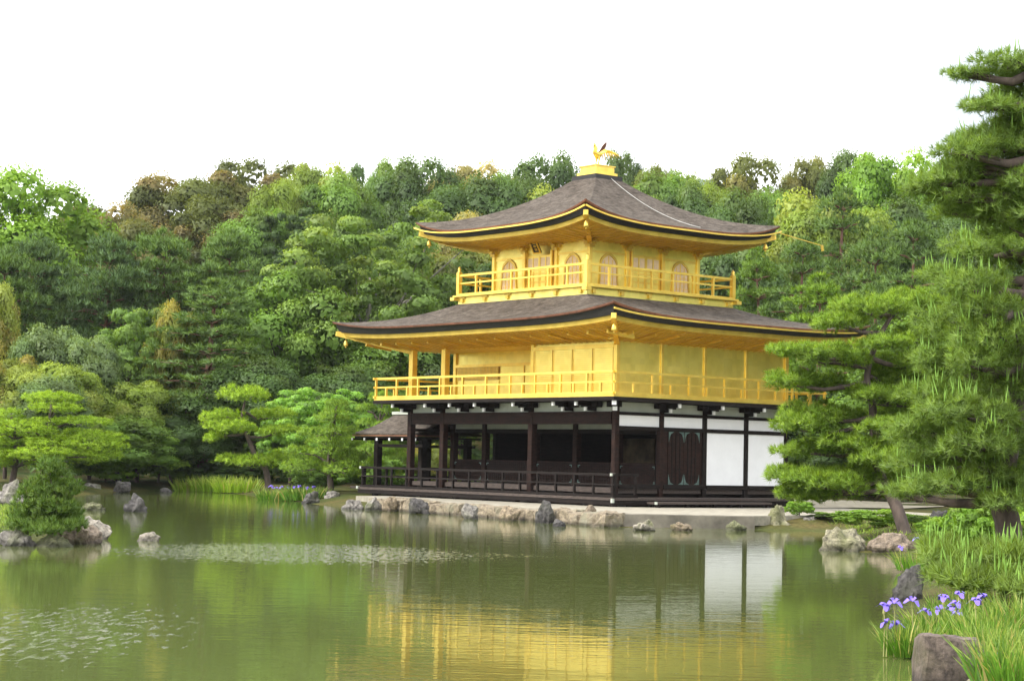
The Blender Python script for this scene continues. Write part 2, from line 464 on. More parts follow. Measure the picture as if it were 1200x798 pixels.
def build_ground():
    ax = axis(-46, 52, .55); ay = axis(-56, 24, .55)
    X, Y = np.meshgrid(ax, ay)
    Z = terrain(X.ravel(), Y.ravel())
    V = np.stack([X.ravel(), Y.ravel(), Z], 1)
    nx, ny = len(ax), len(ay)
    i = (np.arange(ny - 1)[:, None] * nx + np.arange(nx - 1)[None]).ravel()
    F = np.stack([i, i + 1, i + 1 + nx, i + nx], 1)
    m, t, b = mat('mossy_ground')
    tcn = nd(t, 'ShaderNodeTexCoord')
    n = nd(t, 'ShaderNodeTexNoise', Scale=.35, Detail=9., Roughness=.65)
    n2 = nd(t, 'ShaderNodeTexNoise', Scale=9., Detail=6., Roughness=.7)
    for q in (n, n2): t.links.new(tcn.outputs['Object'], q.inputs['Vector'])
    r = nd(t, 'ShaderNodeValToRGB'); e = r.color_ramp.elements
    e[0].position = .35; e[0].color = (.045, .075, .018, 1); e[1].position = .62; e[1].color = (.12, .10, .035, 1)
    el = e.new(.74); el.color = (.17, .105, .055, 1)
    r2 = nd(t, 'ShaderNodeValToRGB'); e = r2.color_ramp.elements
    e[0].color = (.45, .45, .45, 1); e[1].color = (1.4, 1.4, 1.4, 1); e[0].position = .3; e[1].position = .75
    mm = nd(t, 'ShaderNodeMixRGB', blend_type='MULTIPLY'); mm.inputs[0].default_value = 1
    t.links.new(n.outputs['Fac'], r.inputs[0]); t.links.new(n2.outputs['Fac'], r2.inputs[0])
    t.links.new(r.outputs[0], mm.inputs[1]); t.links.new(r2.outputs[0], mm.inputs[2]); t.links.new(mm.outputs[0], b.inputs['Base Color'])
    b.inputs['Roughness'].default_value = .95; b.inputs['Specular IOR Level'].default_value = .1
    bp = nd(t, 'ShaderNodeBump', Strength=1., Distance=.06)
    t.links.new(n2.outputs['Fac'], bp.inputs['Height']); t.links.new(bp.outputs[0], b.inputs['Normal'])
    o = link('ground', np_mesh('ground', V, F, m)); tag(o, kind='structure')
build_ground()
distant_hill()

def build_water():
    m, t, b = mat('pond_water')
    b.inputs['Base Color'].default_value = (.088, .106, .031, 1)
    b.inputs['Roughness'].default_value = .02
    b.inputs['IOR'].default_value = 1.33
    tcn = nd(t, 'ShaderNodeTexCoord')
    # small wind ripples, crests roughly across the view
    mp = nd(t, 'ShaderNodeMapping'); mp.inputs['Rotation'].default_value = (0, 0, YAW * -1 * -1)
    mp2 = nd(t, 'ShaderNodeMapping'); mp2.inputs['Scale'].default_value = (.8, 2.4, 1)
    n = nd(t, 'ShaderNodeTexNoise', Scale=2.6, Detail=3., Roughness=.5)
    n2 = nd(t, 'ShaderNodeTexNoise', Scale=.55, Detail=2.)
    t.links.new(tcn.outputs['Object'], mp.inputs[0]); t.links.new(mp.outputs[0], mp2.inputs[0])
    t.links.new(mp2.outputs[0], n.inputs['Vector']); t.links.new(mp2.outputs[0], n2.inputs['Vector'])
    # gust patches where the ripples are stronger and glitter
    def gust(c, a, bb):
        sub = nd(t, 'ShaderNodeVectorMath', operation='SUBTRACT'); sub.inputs[1].default_value = (c[0], c[1], 0)
        t.links.new(tcn.outputs['Object'], sub.inputs[0])
        rot = nd(t, 'ShaderNodeMapping'); rot.inputs['Rotation'].default_value = (0, 0, YAW)
        rot.inputs['Scale'].default_value = (1 / a, 1 / bb, 1)
        rot.vector_type = 'POINT'
        # rotate first, then scale
        rot.inputs['Scale'].default_value = (1, 1, 1)
        sc = nd(t, 'ShaderNodeVectorMath', operation='MULTIPLY'); sc.inputs[1].default_value = (1 / a, 1 / bb, 0)
        ln = nd(t, 'ShaderNodeVectorMath', operation='LENGTH')
        t.links.new(sub.outputs[0], rot.inputs[0]); t.links.new(rot.outputs[0], sc.inputs[0]); t.links.new(sc.outputs[0], ln.inputs[0])
        mr = nd(t, 'ShaderNodeMapRange', interpolation_type='SMOOTHSTEP'); mr.inputs['From Min'].default_value = 1.0; mr.inputs['From Max'].default_value = .35
        t.links.new(ln.outputs['Value'], mr.inputs['Value'])
        return mr.outputs[0]
    g1 = gust(ground(345, 647), 5.6, 6.5); g2 = gust(ground(40, 740), 2.6, 6.0); g3 = gust(ground(560, 650), 2.6, 1.5)
    mp3 = nd(t, 'ShaderNodeMapping'); mp3.inputs['Scale'].default_value = (8., 2.0, 1)
    t.links.new(mp.outputs[0], mp3.inputs[0])
    nz = nd(t, 'ShaderNodeTexNoise', Scale=1.3, Detail=5., Roughness=.75)
    t.links.new(mp3.outputs[0], nz.inputs['Vector'])
    def scl(x, k):
        q = nd(t, 'ShaderNodeMath', operation='MULTIPLY'); q.inputs[1].default_value = k; t.links.new(x, q.inputs[0]); return q.outputs[0]
    ad = nd(t, 'ShaderNodeMath', operation='MAXIMUM'); ad2 = nd(t, 'ShaderNodeMath', operation='MAXIMUM')
    t.links.new(scl(g1, 1.0), ad.inputs[0]); t.links.new(scl(g2, .72), ad.inputs[1]); t.links.new(ad.outputs[0], ad2.inputs[0]); t.links.new(scl(g3, .7), ad2.inputs[1])
    sm = nd(t, 'ShaderNodeMath', operation='MULTIPLY_ADD'); sm.inputs[1].default_value = .24
    t.links.new(ad2.outputs[0], sm.inputs[0]); t.links.new(nz.outputs['Fac'], sm.inputs[2])
    mg = nd(t, 'ShaderNodeMapRange'); mg.inputs['From Min'].default_value = .71; mg.inputs['From Max'].default_value = .80
    t.links.new(sm.outputs[0], mg.inputs['Value'])
    ms = nd(t, 'ShaderNodeMath', operation='MULTIPLY'); ms.inputs[1].default_value = .034
    t.links.new(mg.outputs[0], ms.inputs[0])
    ng = nd(t, 'ShaderNodeTexNoise', Scale=7., Detail=5., Roughness=.65)
    t.links.new(mp2.outputs[0], ng.inputs['Vector'])
    bp0 = nd(t, 'ShaderNodeBump', Strength=1.0)
    t.links.new(ms.outputs[0], bp0.inputs['Distance']); t.links.new(ng.outputs['Fac'], bp0.inputs['Height'])
    bp = nd(t, 'ShaderNodeBump', Strength=1.0, Distance=.0019)
    t.links.new(n.outputs['Fac'], bp.inputs['Height']); t.links.new(bp0.outputs[0], bp.inputs['Normal'])
    bp2 = nd(t, 'ShaderNodeBump', Strength=1.0, Distance=.003)
    t.links.new(n2.outputs['Fac'], bp2.inputs['Height']); t.links.new(bp.outputs[0], bp2.inputs['Normal'])
    t.links.new(bp2.outputs[0], b.inputs['Normal'])
    mb = MB(); mb.add([(-75, -110, 0), (55, -110, 0), (55, 12, 0), (-75, 12, 0)], [(0, 1, 2, 3)])
    tag(link('pond_water', mb.mesh('pond_water', m, recalc=False)), kind='structure')
build_water()

# ------------------------------------------------------------------ the pavilion  (u runs west along the pond front, v north; x = -u)
BAY = 2.12
DV = 4 * BAY
U1, U3, U2 = 4.40, 9.62, 11.70
OU, OV, W3 = 3.153, 1.483, 5.465
pav = empty('golden_pavilion', (-5.85, 4.24, 0.36), 'three storey pavilion with gold leaf upper floors and dark timber ground floor beside the pond', 'pavilion')
PL = Vector((-5.85, 4.24, 0.36))
class UB(MB):
    """boxes in pavilion coordinates, stored relative to the pavilion's base"""
    def ub(s, u0, u1, v0, v1, z0, z1):
        return s.box(-u1 - PL.x, -u0 - PL.x, v0 - PL.y, v1 - PL.y, z0 - PL.z, z1 - PL.z)
def L(u, v, z):
    return Vector((-u, v, z)) - PL
def pp(name, mb, m, parent=None, **k):
    return part(name, mb, M[m], parent or pav, **k)

# --- ground floor
CW = .098
ZB = .36
cols1 = [(0, k * BAY) for k in range(5)] + [(U2, k * BAY) for k in range(5)] + [(U1, 0), (U3, 0)] + \
        [(u, BAY) for u in (2.11, 4.37, 6.69, 9.7)] + [(u, DV) for u in (2.34, 4.68, 7.02, 9.36)]
for i, (u, v) in enumerate(cols1):
    k_ = .12 if v in (0, BAY) and u > 0 else .098
    c = UB().ub(u - k_, u + k_, v - k_, v + k_, ZB, 3.93)
    pp('column', c, 'redwood' if (v in (0, BAY)) else 'wood', bevel=.015)
for i, (u, v) in enumerate([(u, 0) for u in (0, U1, U3, U2)]):
    pp('foundation_stone', UB().ub(u - .3, u + .3, v - .3, v + .3, .3, .42), 'landing', bevel=.03)
b = UB()
b.ub(.14, U2 - .14, -.10, .10, 3.17, 3.60)
pp('lintel_beam', b, 'redwood')
b = UB()
for v0 in range(4):
    a, c = v0 * BAY + CW, (v0 + 1) * BAY - CW
    b.ub(-.09, .09, a, c, 3.49, 3.60); b.ub(-.09, .09, a, c, 2.98, 3.117)
    b.ub(U2 - .09, U2 + .09, a, c, 3.17, 3.60); b.ub(U2 - .09, U2 + .09, a, c, 2.90, 3.0)
    b.ub(-.12, .12, a, c, .98, 1.13)
    for q in range(5): pp('side_beam', MB().add(b.v[q * 8:q * 8 + 8], [(0, 2, 3, 1), (4, 5, 7, 6), (0, 1, 5, 4), (2, 6, 7, 3), (0, 4, 6, 2), (1, 3, 7, 5)]), 'wood')
    b = UB()
b = UB().ub(.0, U2, DV - .06, DV + .06, 1.0, 3.6); pp('rear_wall', b, 'wood')
# inner front wall head, plaster strip
b = UB().ub(.14, U2 - .14, BAY - .08, BAY + .08, 2.88, 3.04); b.ub(.14, U2 - .14, BAY - .08, BAY + .08, 3.24, 3.6)
pp('inner_beam', b, 'wood')
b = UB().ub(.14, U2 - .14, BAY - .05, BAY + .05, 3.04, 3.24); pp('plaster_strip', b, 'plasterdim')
# white panels on the east side
for k in range(4):
    pp('upper_white_panel', UB().ub(-.03, .03, k * BAY + CW, (k + 1) * BAY - CW, 3.117, 3.49), 'plaster')
for k in (2, 3):
    pp('white_wall_panel', UB().ub(-.04, .04, k * BAY + CW, (k + 1) * BAY - CW, 1.13, 2.98), 'plaster')
pp('door_jamb', UB().ub(-.03, .03, BAY + CW, BAY + .33, 1.13, 2.98), 'redwood'); pp('door_jamb', UB().ub(-.03, .03, 2 * BAY - .27, 2 * BAY - CW, 1.13, 2.98), 'redwood')
for k in range(2):
    v0 = 2.46 + k * .77
    d = pp('door', UB().ub(-.05, 0, v0, v0 + .755, 1.13, 2.98), 'redwood')
    for q in range(3):
        pass
    r = UB()
    for q in range(1, 4): r.ub(.0, .035, v0 + q * .19 - .02, v0 + q * .19 + .02, 1.15, 2.96)
    r2 = UB()
    for q in range(1, 4): r2.ub(-.07, -.05, v0 + q * .19 - .025, v0 + q * .19 + .025, 1.16, 2.95)
    pp('batten', r2, 'wood', d)
    # bronze corner fittings
    for vv, s in ((v0 + .01, 1), (v0 + .745, -1)):
        for zz, tz_ in ((1.14, 1), (2.97, -1)):
            f = UB().add([L(-.074, vv, zz), L(-.074, vv + s * .26, zz), L(-.074, vv + s * .10, zz + tz_ * .07), L(-.074, vv + s * .05, zz + tz_ * .17), L(-.074, vv, zz + tz_ * .36),
                   L(-.066, vv, zz), L(-.066, vv + s * .26, zz), L(-.066, vv + s * .10, zz + tz_ * .07), L(-.066, vv + s * .05, zz + tz_ * .17), L(-.066, vv, zz + tz_ * .36)],
                  [(0, 1, 2, 3, 4), (9, 8, 7, 6, 5), (0, 5, 6, 1), (1, 6, 7, 2), (2, 7, 8, 3), (3, 8, 9, 4), (4, 9, 5, 0)])
            pp('corner_fitting', f, 'bronze', d)
# low lattice panels of the porch wall
us = [0, 2.11, 4.37, 6.69, 9.7, U2]
for a, c in zip(us[:-1], us[1:]):
    g = UB().ub(a + .17, c - .17, BAY - .05, BAY + .02, 1.06, 1.84)
    p_ = pp('low_shutter', g, 'wood')
    g = UB()
    for q in range(1, 22):
        uu = a + .17 + (c - a - .34) * q / 22
        g.ub(uu - .012, uu + .012, BAY - .068, BAY - .05, 1.08, 1.82)
    for q in range(1, 8):
        zz = 1.06 + .78 * q / 8
        g.ub(a + .19, c - .19, BAY - .066, BAY - .052, zz - .011, zz + .011)
    g.ub(a + .17, c - .17, BAY - .08, BAY - .05, 1.80, 1.86)
    pp('lattice', g, 'redwood', p_)
    g = UB()
    for uu in (a + .17, c - .29):
        for zz in (1.10, 1.72): g.ub(uu, uu + .12, BAY - .086, BAY - .081, zz, zz + .03); g.ub(uu if uu < (a + c) / 2 else uu + .09, (uu if uu < (a + c) / 2 else uu + .09) + .03, BAY - .089, BAY - .082, zz - .06 if zz > 1.5 else zz, zz + .03 if zz > 1.5 else zz + .12)
    pp('corner_fitting', g, 'bronze', p_)
# low panel in the first bay of the east side is open; dark room behind with a back wall and faint painted panels
b = UB().ub(.2, U2 - .2, 3 * BAY - .06, 3 * BAY + .06, 1.0, 3.6); b.ub(U2 - .06, U2 + .06, 2 * BAY, DV, 1.0, 3.0)
b.ub(6.62, 6.76, BAY + .2, 3 * BAY, 1.0, 3.6)
pp('inner_wall', b, 'wood')
b = UB()
b.ub(4.6, 6.4, 3 * BAY - .10, 3 * BAY - .063, 1.3, 2.8); b.ub(2.3, 4.1, 3 * BAY - .10, 3 * BAY - .063, 1.3, 2.8); b.ub(.4, 1.9, 3 * BAY - .10, 3 * BAY - .063, 1.3, 2.8); b.ub(7.1, 9.3, 3 * BAY - .10, 3 * BAY - .063, 1.3, 2.8)
pp('painted_panel', b, 'screen')
# floors and decks
b = UB().ub(.0, U2, .0, DV, .82, .98); pp('hall_floor', b, 'deckwood')
pp('foundation_skirt', UB().ub(.25, U2 - .25, .25, DV - .25, .3, .815), 'wood')
E1 = .97
b = UB().ub(-E1, U2 + E1 + 1.2, -E1, -.06, .60, .69)
b.ub(-E1, -.06, -.06, DV - .6, .602, .692)
pp('veranda_floor', b, 'deckwood')
b = UB().ub(-E1 + .02, U2 + E1 + 1.18, -E1 + .02, -E1 + .14, .45, .597); b.ub(-E1 + .02, -E1 + .14, -E1 + .145, DV - .65, .45, .597)
pp('veranda_beam', b, 'wood')
for k in range(9):
    u = -.88 + k * 1.72
    pp('veranda_post', UB().ub(u - .085, u + .085, -.9, -.73, .2, .45), 'wood')
for k in range(1, 5):
    v = -.88 + k * 1.9
    pp('veranda_post', UB().ub(-.9, -.75, v - .08, v + .08, .2, .45), 'wood')
# stepped bench deck along the east side
b = UB().ub(-1.75, -1.25, .35, 5.95, .50, .57)
bench = pp('step_bench', b, 'deckwood')
for k in range(5):
    v = .5 + k * 1.33
    pp('leg', UB().ub(-1.70, -1.56, v - .05, v + .05, .22, .50), 'wood', bench)
pp('end_cap', UB().ub(-1.77, -1.66, .31, .345, .49, .58), 'plasterdim', bench)
# ground floor railing
def railing(name, a, bpt, z0, zmid, ztop, nseg, rw, mt, corner=0., posts=True, short=True, rtop=None, over=.0, ends=(1, 1), bottom=True, caps=None, fit=0.):
    """a, bpt = (u, v) ends"""
    A = np.array(a, float); B = np.array(bpt, float); d = (B - A) / np.linalg.norm(B - A)
    r = UB()
    def rail(z, wdt, ex):
        p = L(*(A - d * ex * ends[0]), z); q = L(*(B + d * ex * ends[1]), z)
        r.bar(p, q, wdt, wdt)
    rail(ztop, rtop or rw, over); rail(zmid, rw * .8, over * .8)
    if bottom: rail(z0 + .05, rw * 1.2, over * .8)
    R = pp(name, r, mt)
    pm = None
    for k in range(nseg + 1):
        P = A + (B - A) * k / nseg
        if (k in (0, nseg)) and corner: continue
        mb = UB(); q = L(P[0], P[1], 0)
        mb.box(-rw / 2, rw / 2, -rw / 2, rw / 2, 0, ztop - z0 - rw * .45 - fit)
        o = link('post', pm or mb.mesh('post', M[mt]), R); pm = o.data
        o.location = L(P[0], P[1], z0)
        if caps:
            pp('post_cap', UB().ub(P[0] - rw * .62, P[0] + rw * .62, P[1] - rw * .62, P[1] + rw * .62, ztop - rw * .5 - fit - .01, ztop - rw * .5 - fit + .09), caps, R)
    if short:
        sm = None
        for k in range(nseg):
            P = A + (B - A) * (k + .5) / nseg
            mb = MB(); mb.box(-rw / 2, rw / 2, -rw / 2, rw / 2, 0, zmid - z0 - rw * .3)
            o = link('short_post', sm or mb.mesh('short_post', M[mt]), R); sm = o.data
            o.location = L(P[0], P[1], z0)
    return R
e = E1 - .07
railing('veranda_railing', (-e, -e), (U2 + E1 + .95, -e), .69, 1.12, 1.455, 15, .075, 'wood', short=False, over=.12, rtop=.085)
railing('veranda_railing', (-e, -e + .1), (-e, .12), .69, 1.12, 1.455, 1, .075, 'wood', short=False, over=.12, rtop=.085)
railing('veranda_railing', (U2 + E1 + .95, -e + .1), (U2 + E1 + .95, 3.4), .69, 1.12, 1.455, 4, .075, 'wood', short=False, over=.08)
for (u, v, z) in ((-e, -e - .06, 1.455), (-e - .06, -e, 1.455), (-e, -e, .68)):
    b = UB(); b.ub(u - .042, u + .042, v - .042, v + .042, z - .042, z + .046); pp('white_end_cap', b, 'plasterdim')
b = UB()
b.ub(-E1 - .02, -E1 + .07, -E1 - .02, -E1 + .07, .52, .66)
pp('white_end_cap', b, 'plasterdim'); b = UB()
b.ub(U2 + E1 + 1.12, U2 + E1 + 1.23, -E1 - .04, -E1 + .06, .62, .72)
pp('white_end_cap', b, 'plasterdim'); b = UB()
b.ub(U2 + E1 + 1.02, U2 + E1 + 1.12, -e - .05, -e + .05, 1.40, 1.50)
pp('white_end_cap', b, 'plasterdim')
b = UB().ub(-E1 + .0, -E1 + .13, -E1 + .0, -E1 + .13, .2, .46); pp('corner_post', b, 'wood')

# --- plaster band and brackets below the second floor
b = UB()
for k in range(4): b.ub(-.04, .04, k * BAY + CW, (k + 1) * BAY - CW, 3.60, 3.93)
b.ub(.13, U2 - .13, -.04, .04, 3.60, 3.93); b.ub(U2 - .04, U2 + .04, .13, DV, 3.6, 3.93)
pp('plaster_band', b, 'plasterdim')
def bracket(u, v, du, dv, n=2):
    r = UB()
    def arm(l, z0, z1, w):
        a = (u + du * .08, v + dv * .08); c = (u + du * l, v + dv * l)
        us_ = sorted((a[0], c[0])); vs_ = sorted((a[1], c[1]))
        if du: vs_ = [v - w, v + w]
        else: us_ = [u - w, u + w]
        r.ub(us_[0], us_[1], vs_[0], vs_[1], z0, z1)
    arm(.46, 3.62, 3.74, .10); arm(.90, 3.79, 3.91, .09)
    if du: r.ub(*sorted((u + du * .1, u + du * .34)), v - .42, v + .42, 3.745, 3.93)
    else: r.ub(u - .42, u + .42, *sorted((v + dv * .1, v + dv * .34)), 3.745, 3.93)
    R = pp('bracket', r, 'wood')
    for l, z0, z1 in ((.46, 3.625, 3.735), (.90, 3.795, 3.905)):
        cu, cv = u + du * (l + .02), v + dv * (l + .02)
        w_ = UB()
        w_.ub(cu - .05, cu + .05, cv - .05, cv + .05, z0 - .01, z1 + .01)
        pp('white_end', w_, 'white', R)
for k in range(1, 5): bracket(0, k * BAY, -1, 0)
for u in (2.2, 4.4, 6.6, 8.1, 9.62, 11.7): bracket(u, 0, 0, -1)
bracket(1.0, 0, 0, -1)
for k in range(1, 4): bracket(U2, k * BAY, 1, 0)
r = UB(); r.bar(L(0, 0, 3.68), L(-.5, -.5, 3.68), .2, .12); r.bar(L(0, 0, 3.85), L(-.95, -.95, 3.85), .18, .12); r.ub(-.42, .1, -.34, -.1, 3.745, 3.93)
R = pp('corner_bracket', r, 'wood')
for q, hh, ww in ((.48, 3.68, .16), (.93, 3.86, .15)):
    w_ = UB(); w_.bar(L(-q, -q, hh), L(-q - .06, -q - .06, hh), ww, .14); pp('white_end', w_, 'white', R)

# --- second floor
E2 = 1.06
pp('balcony_floor', UB().ub(-E2 - .03, U2 + E2 + .03, -E2 - .03, DV + E2 + .03, 3.935, 4.06), 'wood')
g = UB().ub(-E2, U2 + E2, -E2, DV + E2, 4.063, 4.13); pp('balcony_edge', g, 'gold_trim')
g = UB().ub(.06, U1, .0, .09, 4.13, 6.3); g.ub(U1 - .09, U1, .09, BAY, 4.13, 6.3)
g.ub(U1, U2, BAY, BAY + .09, 4.13, 6.3); g.ub(U2 - .09, U2, BAY + .09, DV, 4.13, 6.3); g.ub(0, U2, DV - .09, DV, 4.13, 6.3)
g.ub(0, .09, 0.095, DV - .095, 4.13, 6.3)
pp('second_storey_wall', g, 'gold')
for (u, v) in [(0, k * BAY) for k in range(5)] + [(U1, 0), (U3, 0), (U2, 0), (U2, BAY), (U2, DV)]:
    cwid = .06 if (u == 0 and 0 < v < DV) else .085
    free = (v == 0 and u > U1)
    k_ = .12 if free else cwid
    pp('gold_column', UB().ub(u - k_, u + k_, v - k_, v + k_, 4.13, 6.25), 'gold_trim', bevel=.01)
# sliding shutters on the front wall
us_ = [.10, 1.16, 2.23, 3.29, 4.32]
for a, c in zip(us_[:-1], us_[1:]):
    s_ = UB().ub(a + .02, c - .02, -.045, -.002, 4.2, 5.78)
    S = pp('shutter', s_, 'gold')
    s_ = UB()
    for q in range(1, 22):
        z = 4.2 + 1.58 * q / 22
        s_.ub(a + .05, c - .05, -.062, -.046, z - .014, z + .014)
    s_.ub(a + .02, a + .05, -.066, -.046, 4.2, 5.78); s_.ub(c - .05, c - .02, -.066, -.046, 4.2, 5.78)
    pp('slats', s_, 'gold_trim', S)
g = UB().ub(.06, U1, -.10, -.003, 5.78, 5.92); g.ub(U1, U2 - .1, BAY - .1, BAY - .003, 5.45, 5.56)
pp('wall_rail', g, 'gold_trim')
# recessed porch: door panels and lattice window
for a, c in ((4.5, 5.9), (5.95, 7.35), (7.4, 8.8)):
    S = pp('door_panel', UB().ub(a, c, BAY - .05, BAY - .004, 4.2, 5.45), 'gold')
    pp('stile', UB().ub(a, a + .06, BAY - .07, BAY - .052, 4.2, 5.45), 'gold_trim', S)
wn = pp('lattice_window', UB().ub(8.95, 11.5, BAY - .05, BAY - .004, 4.95, 5.45), 'darkgold')
s_ = UB()
for q in range(0, 30): s_.ub(8.97 + q * .087, 8.99 + q * .087, BAY - .07, BAY - .052, 4.97, 5.43)
for q in range(0, 9): s_.ub(8.96, 11.49, BAY - .068, BAY - .054, 4.97 + q * .056, 4.985 + q * .056)
pp('bars', s_, 'gold_trim', wn)
pp('porch_panel', UB().ub(8.95, 11.5, BAY - .04, BAY - .004, 4.2, 4.9), 'gold')
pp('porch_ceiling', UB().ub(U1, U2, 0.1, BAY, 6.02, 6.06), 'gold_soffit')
e = E2 - .05
railing('balcony_railing', (-e, -e), (U2 + e, -e), 4.13, 4.56, 4.90, 10, .075, 'gold_trim', over=.14, rtop=.085)
railing('balcony_railing', (-e, -e), (-e, DV + e), 4.13, 4.56, 4.90, 6, .075, 'gold_trim', over=.14, rtop=.085)
railing('balcony_railing', (U2 + e, -e), (U2 + e, DV + e), 4.13, 4.56, 4.90, 6, .075, 'gold_trim', over=.14, rtop=.085)
railing('balcony_railing', (-e, DV + e), (U2 + e, DV + e), 4.13, 4.56, 4.90, 10, .075, 'gold_trim', over=.14, rtop=.085)

# --- hipped roofs
def hip_roof(u0, u1, v0, v1, zmid, zc, iu0, iu1, iv0, iv1, ztop, name, pw=2.2, ns=40, nt_=14, conc=1.45, thick=.27, wall=None, wz=6.05, gut=(), bow=.0):
    """eave rectangle u0..u1 x v0..v1, inner rectangle at ztop"""
    sides = [((u0, v0), (u1, v0), (iu0, iv0), (iu1, iv0), (0, -1)),
             ((u1, v0), (u1, v1), (iu1, iv0), (iu1, iv1), (1, 0)),
             ((u1, v1), (u0, v1), (iu1, iv1), (iu0, iv1), (0, 1)),
             ((u0, v1), (u0, v0), (iu0, iv1), (iu0, iv0), (-1, 0))]
    top = MB(); lip = MB(); fas = MB(); sof = MB(); gm = MB()
    for si, (A, B, IA, IB, out) in enumerate(sides):
        A, B, IA, IB = (np.array(q, float) for q in (A, B, IA, IB))
        def eave(s):
            k = abs(2 * s - 1)
            p = A + (B - A) * s
            p = p + np.array(out) * bow * (k ** 3 - 1)
            return p, zmid + (zc - zmid) * k ** pw
        V = []; F = []
        for i in range(ns + 1):
            s = .5 - .5 * math.cos(math.pi * i / ns)
            p, z = eave(s)
            q = IA + (IB - IA) * s
            for j in range(nt_ + 1):
                t = j / nt_
                xy = p + (q - p) * t
                zz = z * (1 - t) ** 2 + (1 - (1 - t) ** 2) * zmid
                zz = zz + (ztop - zmid) * (.42 * t + .58 * t ** 2.0)
                V.append(L(xy[0], xy[1], zz))
        n = nt_ + 1
        for i in range(ns):
            for j in range(nt_):
                F.append((i * n + j, i * n + j + 1, (i + 1) * n + j + 1, (i + 1) * n + j))
        top.add(V, F)
        ring = []
        for i in range(ns + 1):
            s = .5 - .5 * math.cos(math.pi * i / ns)
            p, z = eave(s)
            k = abs(2 * s - 1)
            ring.append((s, p, z, k))
        ctr = np.array(((u0 + u1) / 2, (v0 + v1) / 2))
        def strip(mb, o0, z0, o1, z1, tipdrop=0.):
            """sheet following the eave; o = inward offset"""
            vs_ = []; fs_ = []
            for s, p, z, k in ring:
                for o, dz in ((o0, z0), (o1, z1)):
                    if dz < -.1: dz -= .13 * k ** 5
                    # inward mitred offset
                    qx = np.array([np.clip(p[0], u0 + o, u1 - o), np.clip(p[1], v0 + o, v1 - o)]) if o > 0 else p + (np.sign(p - ctr) * (np.abs(p - ctr) >= np.array([(u1 - u0) / 2, (v1 - v0) / 2]) - 1e-6)) * -o
                    vs_.append(L(qx[0], qx[1], z + dz))
            for i in range(len(ring) - 1):
                fs_.append((2 * i, 2 * i + 1, 2 * i + 3, 2 * i + 2))
            mb.add(vs_, fs_)
        strip(lip, 0, 0, .02, -.06)
        strip(lip, .02, -.06, .10, -.075)
        strip(fas, .10, -.062, .20, -thick)
        strip(fas, .20, -thick, .30, -thick - .005)
        # gold edge board and soffit down to the wall
        strip(sof, .28, -thick + .02, .30, -thick - .16)
        strip(sof, .30, -thick - .16, .42, -thick - .17)
        if si in gut:
            vs_ = []
            for s, p, z, k in ring:
                drop = .10 + .13 * max(0, (k - .55) / .45) ** 1.6
                vs_.append((L(p[0] + out[0] * .05, p[1] + out[1] * .05, z - drop), (-out[0], out[1], 0)))
            gm.sweep(vs_, [(-.04, -.03), (.02, -.03), (.02, .025), (-.04, .025)])
        # soffit
        wu0, wu1, wv0, wv1 = wall
        WA = np.array([np.clip(A[0], wu0, wu1), np.clip(A[1], wv0, wv1)]); WB = np.array([np.clip(B[0], wu0, wu1), np.clip(B[1], wv0, wv1)])
        V = []; F = []
        ms = 6
        for s, p, z, k in ring:
            o = .42
            p2 = np.array([np.clip(p[0], u0 + o, u1 - o), np.clip(p[1], v0 + o, v1 - o)])
            q = WA + (WB - WA) * s
            for j in range(ms + 1):
                t = j / ms
                xy = p2 + (q - p2) * t
                V.append(L(xy[0], xy[1], (z - thick - .17 - .13 * k ** 5) * (1 - t) + wz * t))
        for i in range(ns):
            for j in range(ms):
                F.append((i * (ms + 1) + j, i * (ms + 1) + j + 1, (i + 1) * (ms + 1) + j + 1, (i + 1) * (ms + 1) + j))
        sof.add(V, F)
        # rafters
        Ln = np.linalg.norm(B - A); nr = int(Ln / .30)
        for r_ in range(1, nr):
            s = r_ / nr
            p, z = eave(s); k = abs(2 * s - 1)
            o = .42
            p2 = np.array([np.clip(p[0], u0 + o, u1 - o), np.clip(p[1], v0 + o, v1 - o)])
            q = p2 - np.array(out) * 3
            q = np.array([np.clip(q[0], wu0, wu1), np.clip(q[1], wv0, wv1)]) if abs(out[0]) else np.array([np.clip(q[0], wu0, wu1), np.clip(q[1], wv0, wv1)])
            ax_ = 0 if out[1] else 1
            wl, wh = (wu0, wu1) if ax_ == 0 else (wv0, wv1)
            over = max(wl - p2[ax_], p2[ax_] - wh, 0)
            full = abs(np.dot(p2 - (np.array([wu1 if out[0] > 0 else wu0, wv1 if out[1] > 0 else wv0])), np.array(out)))
            ln_ = full - over
            if ln_ < .15: continue
            q = p2 - np.array(out) * ln_
            s_end = ln_ / full
            a_ = L(p2[0], p2[1], z - thick - .20 - .13 * k ** 5); zs_ = z - thick - .20 - .13 * k ** 5
            c_ = L(q[0], q[1], zs_ + (wz - .04 - zs_) * s_end)
            a2 = a_ + (c_ - a_) * .0; c2 = a_ + (c_ - a_) * .97
            sof.bar(a2, c2, .05, .022)
        # hip rafter at the start corner
        p, z = eave(0)
        h0 = L(p[0], p[1], z - thick - .16); hd = (L(WA[0], WA[1], wz - .06) - h0); tip = h0 - hd.normalized() * .12
        sof.bar(tip + hd.normalized() * .35, h0 + hd, .18, .2)
    R = pp(name, top, 'shingle', smooth=True)
    bmx = bmesh.new(); bmx.from_mesh(R.data); bmesh.ops.remove_doubles(bmx, verts=bmx.verts, dist=.002); bmx.to_mesh(R.data); bmx.free()
    md = R.data
    pp('bark_edge', lip, 'redlip', R)
    pp('black_fascia', fas, 'fascia', R)
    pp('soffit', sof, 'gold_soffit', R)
    if gut: pp('gutter', gm, 'gold_trim', R)
    return R
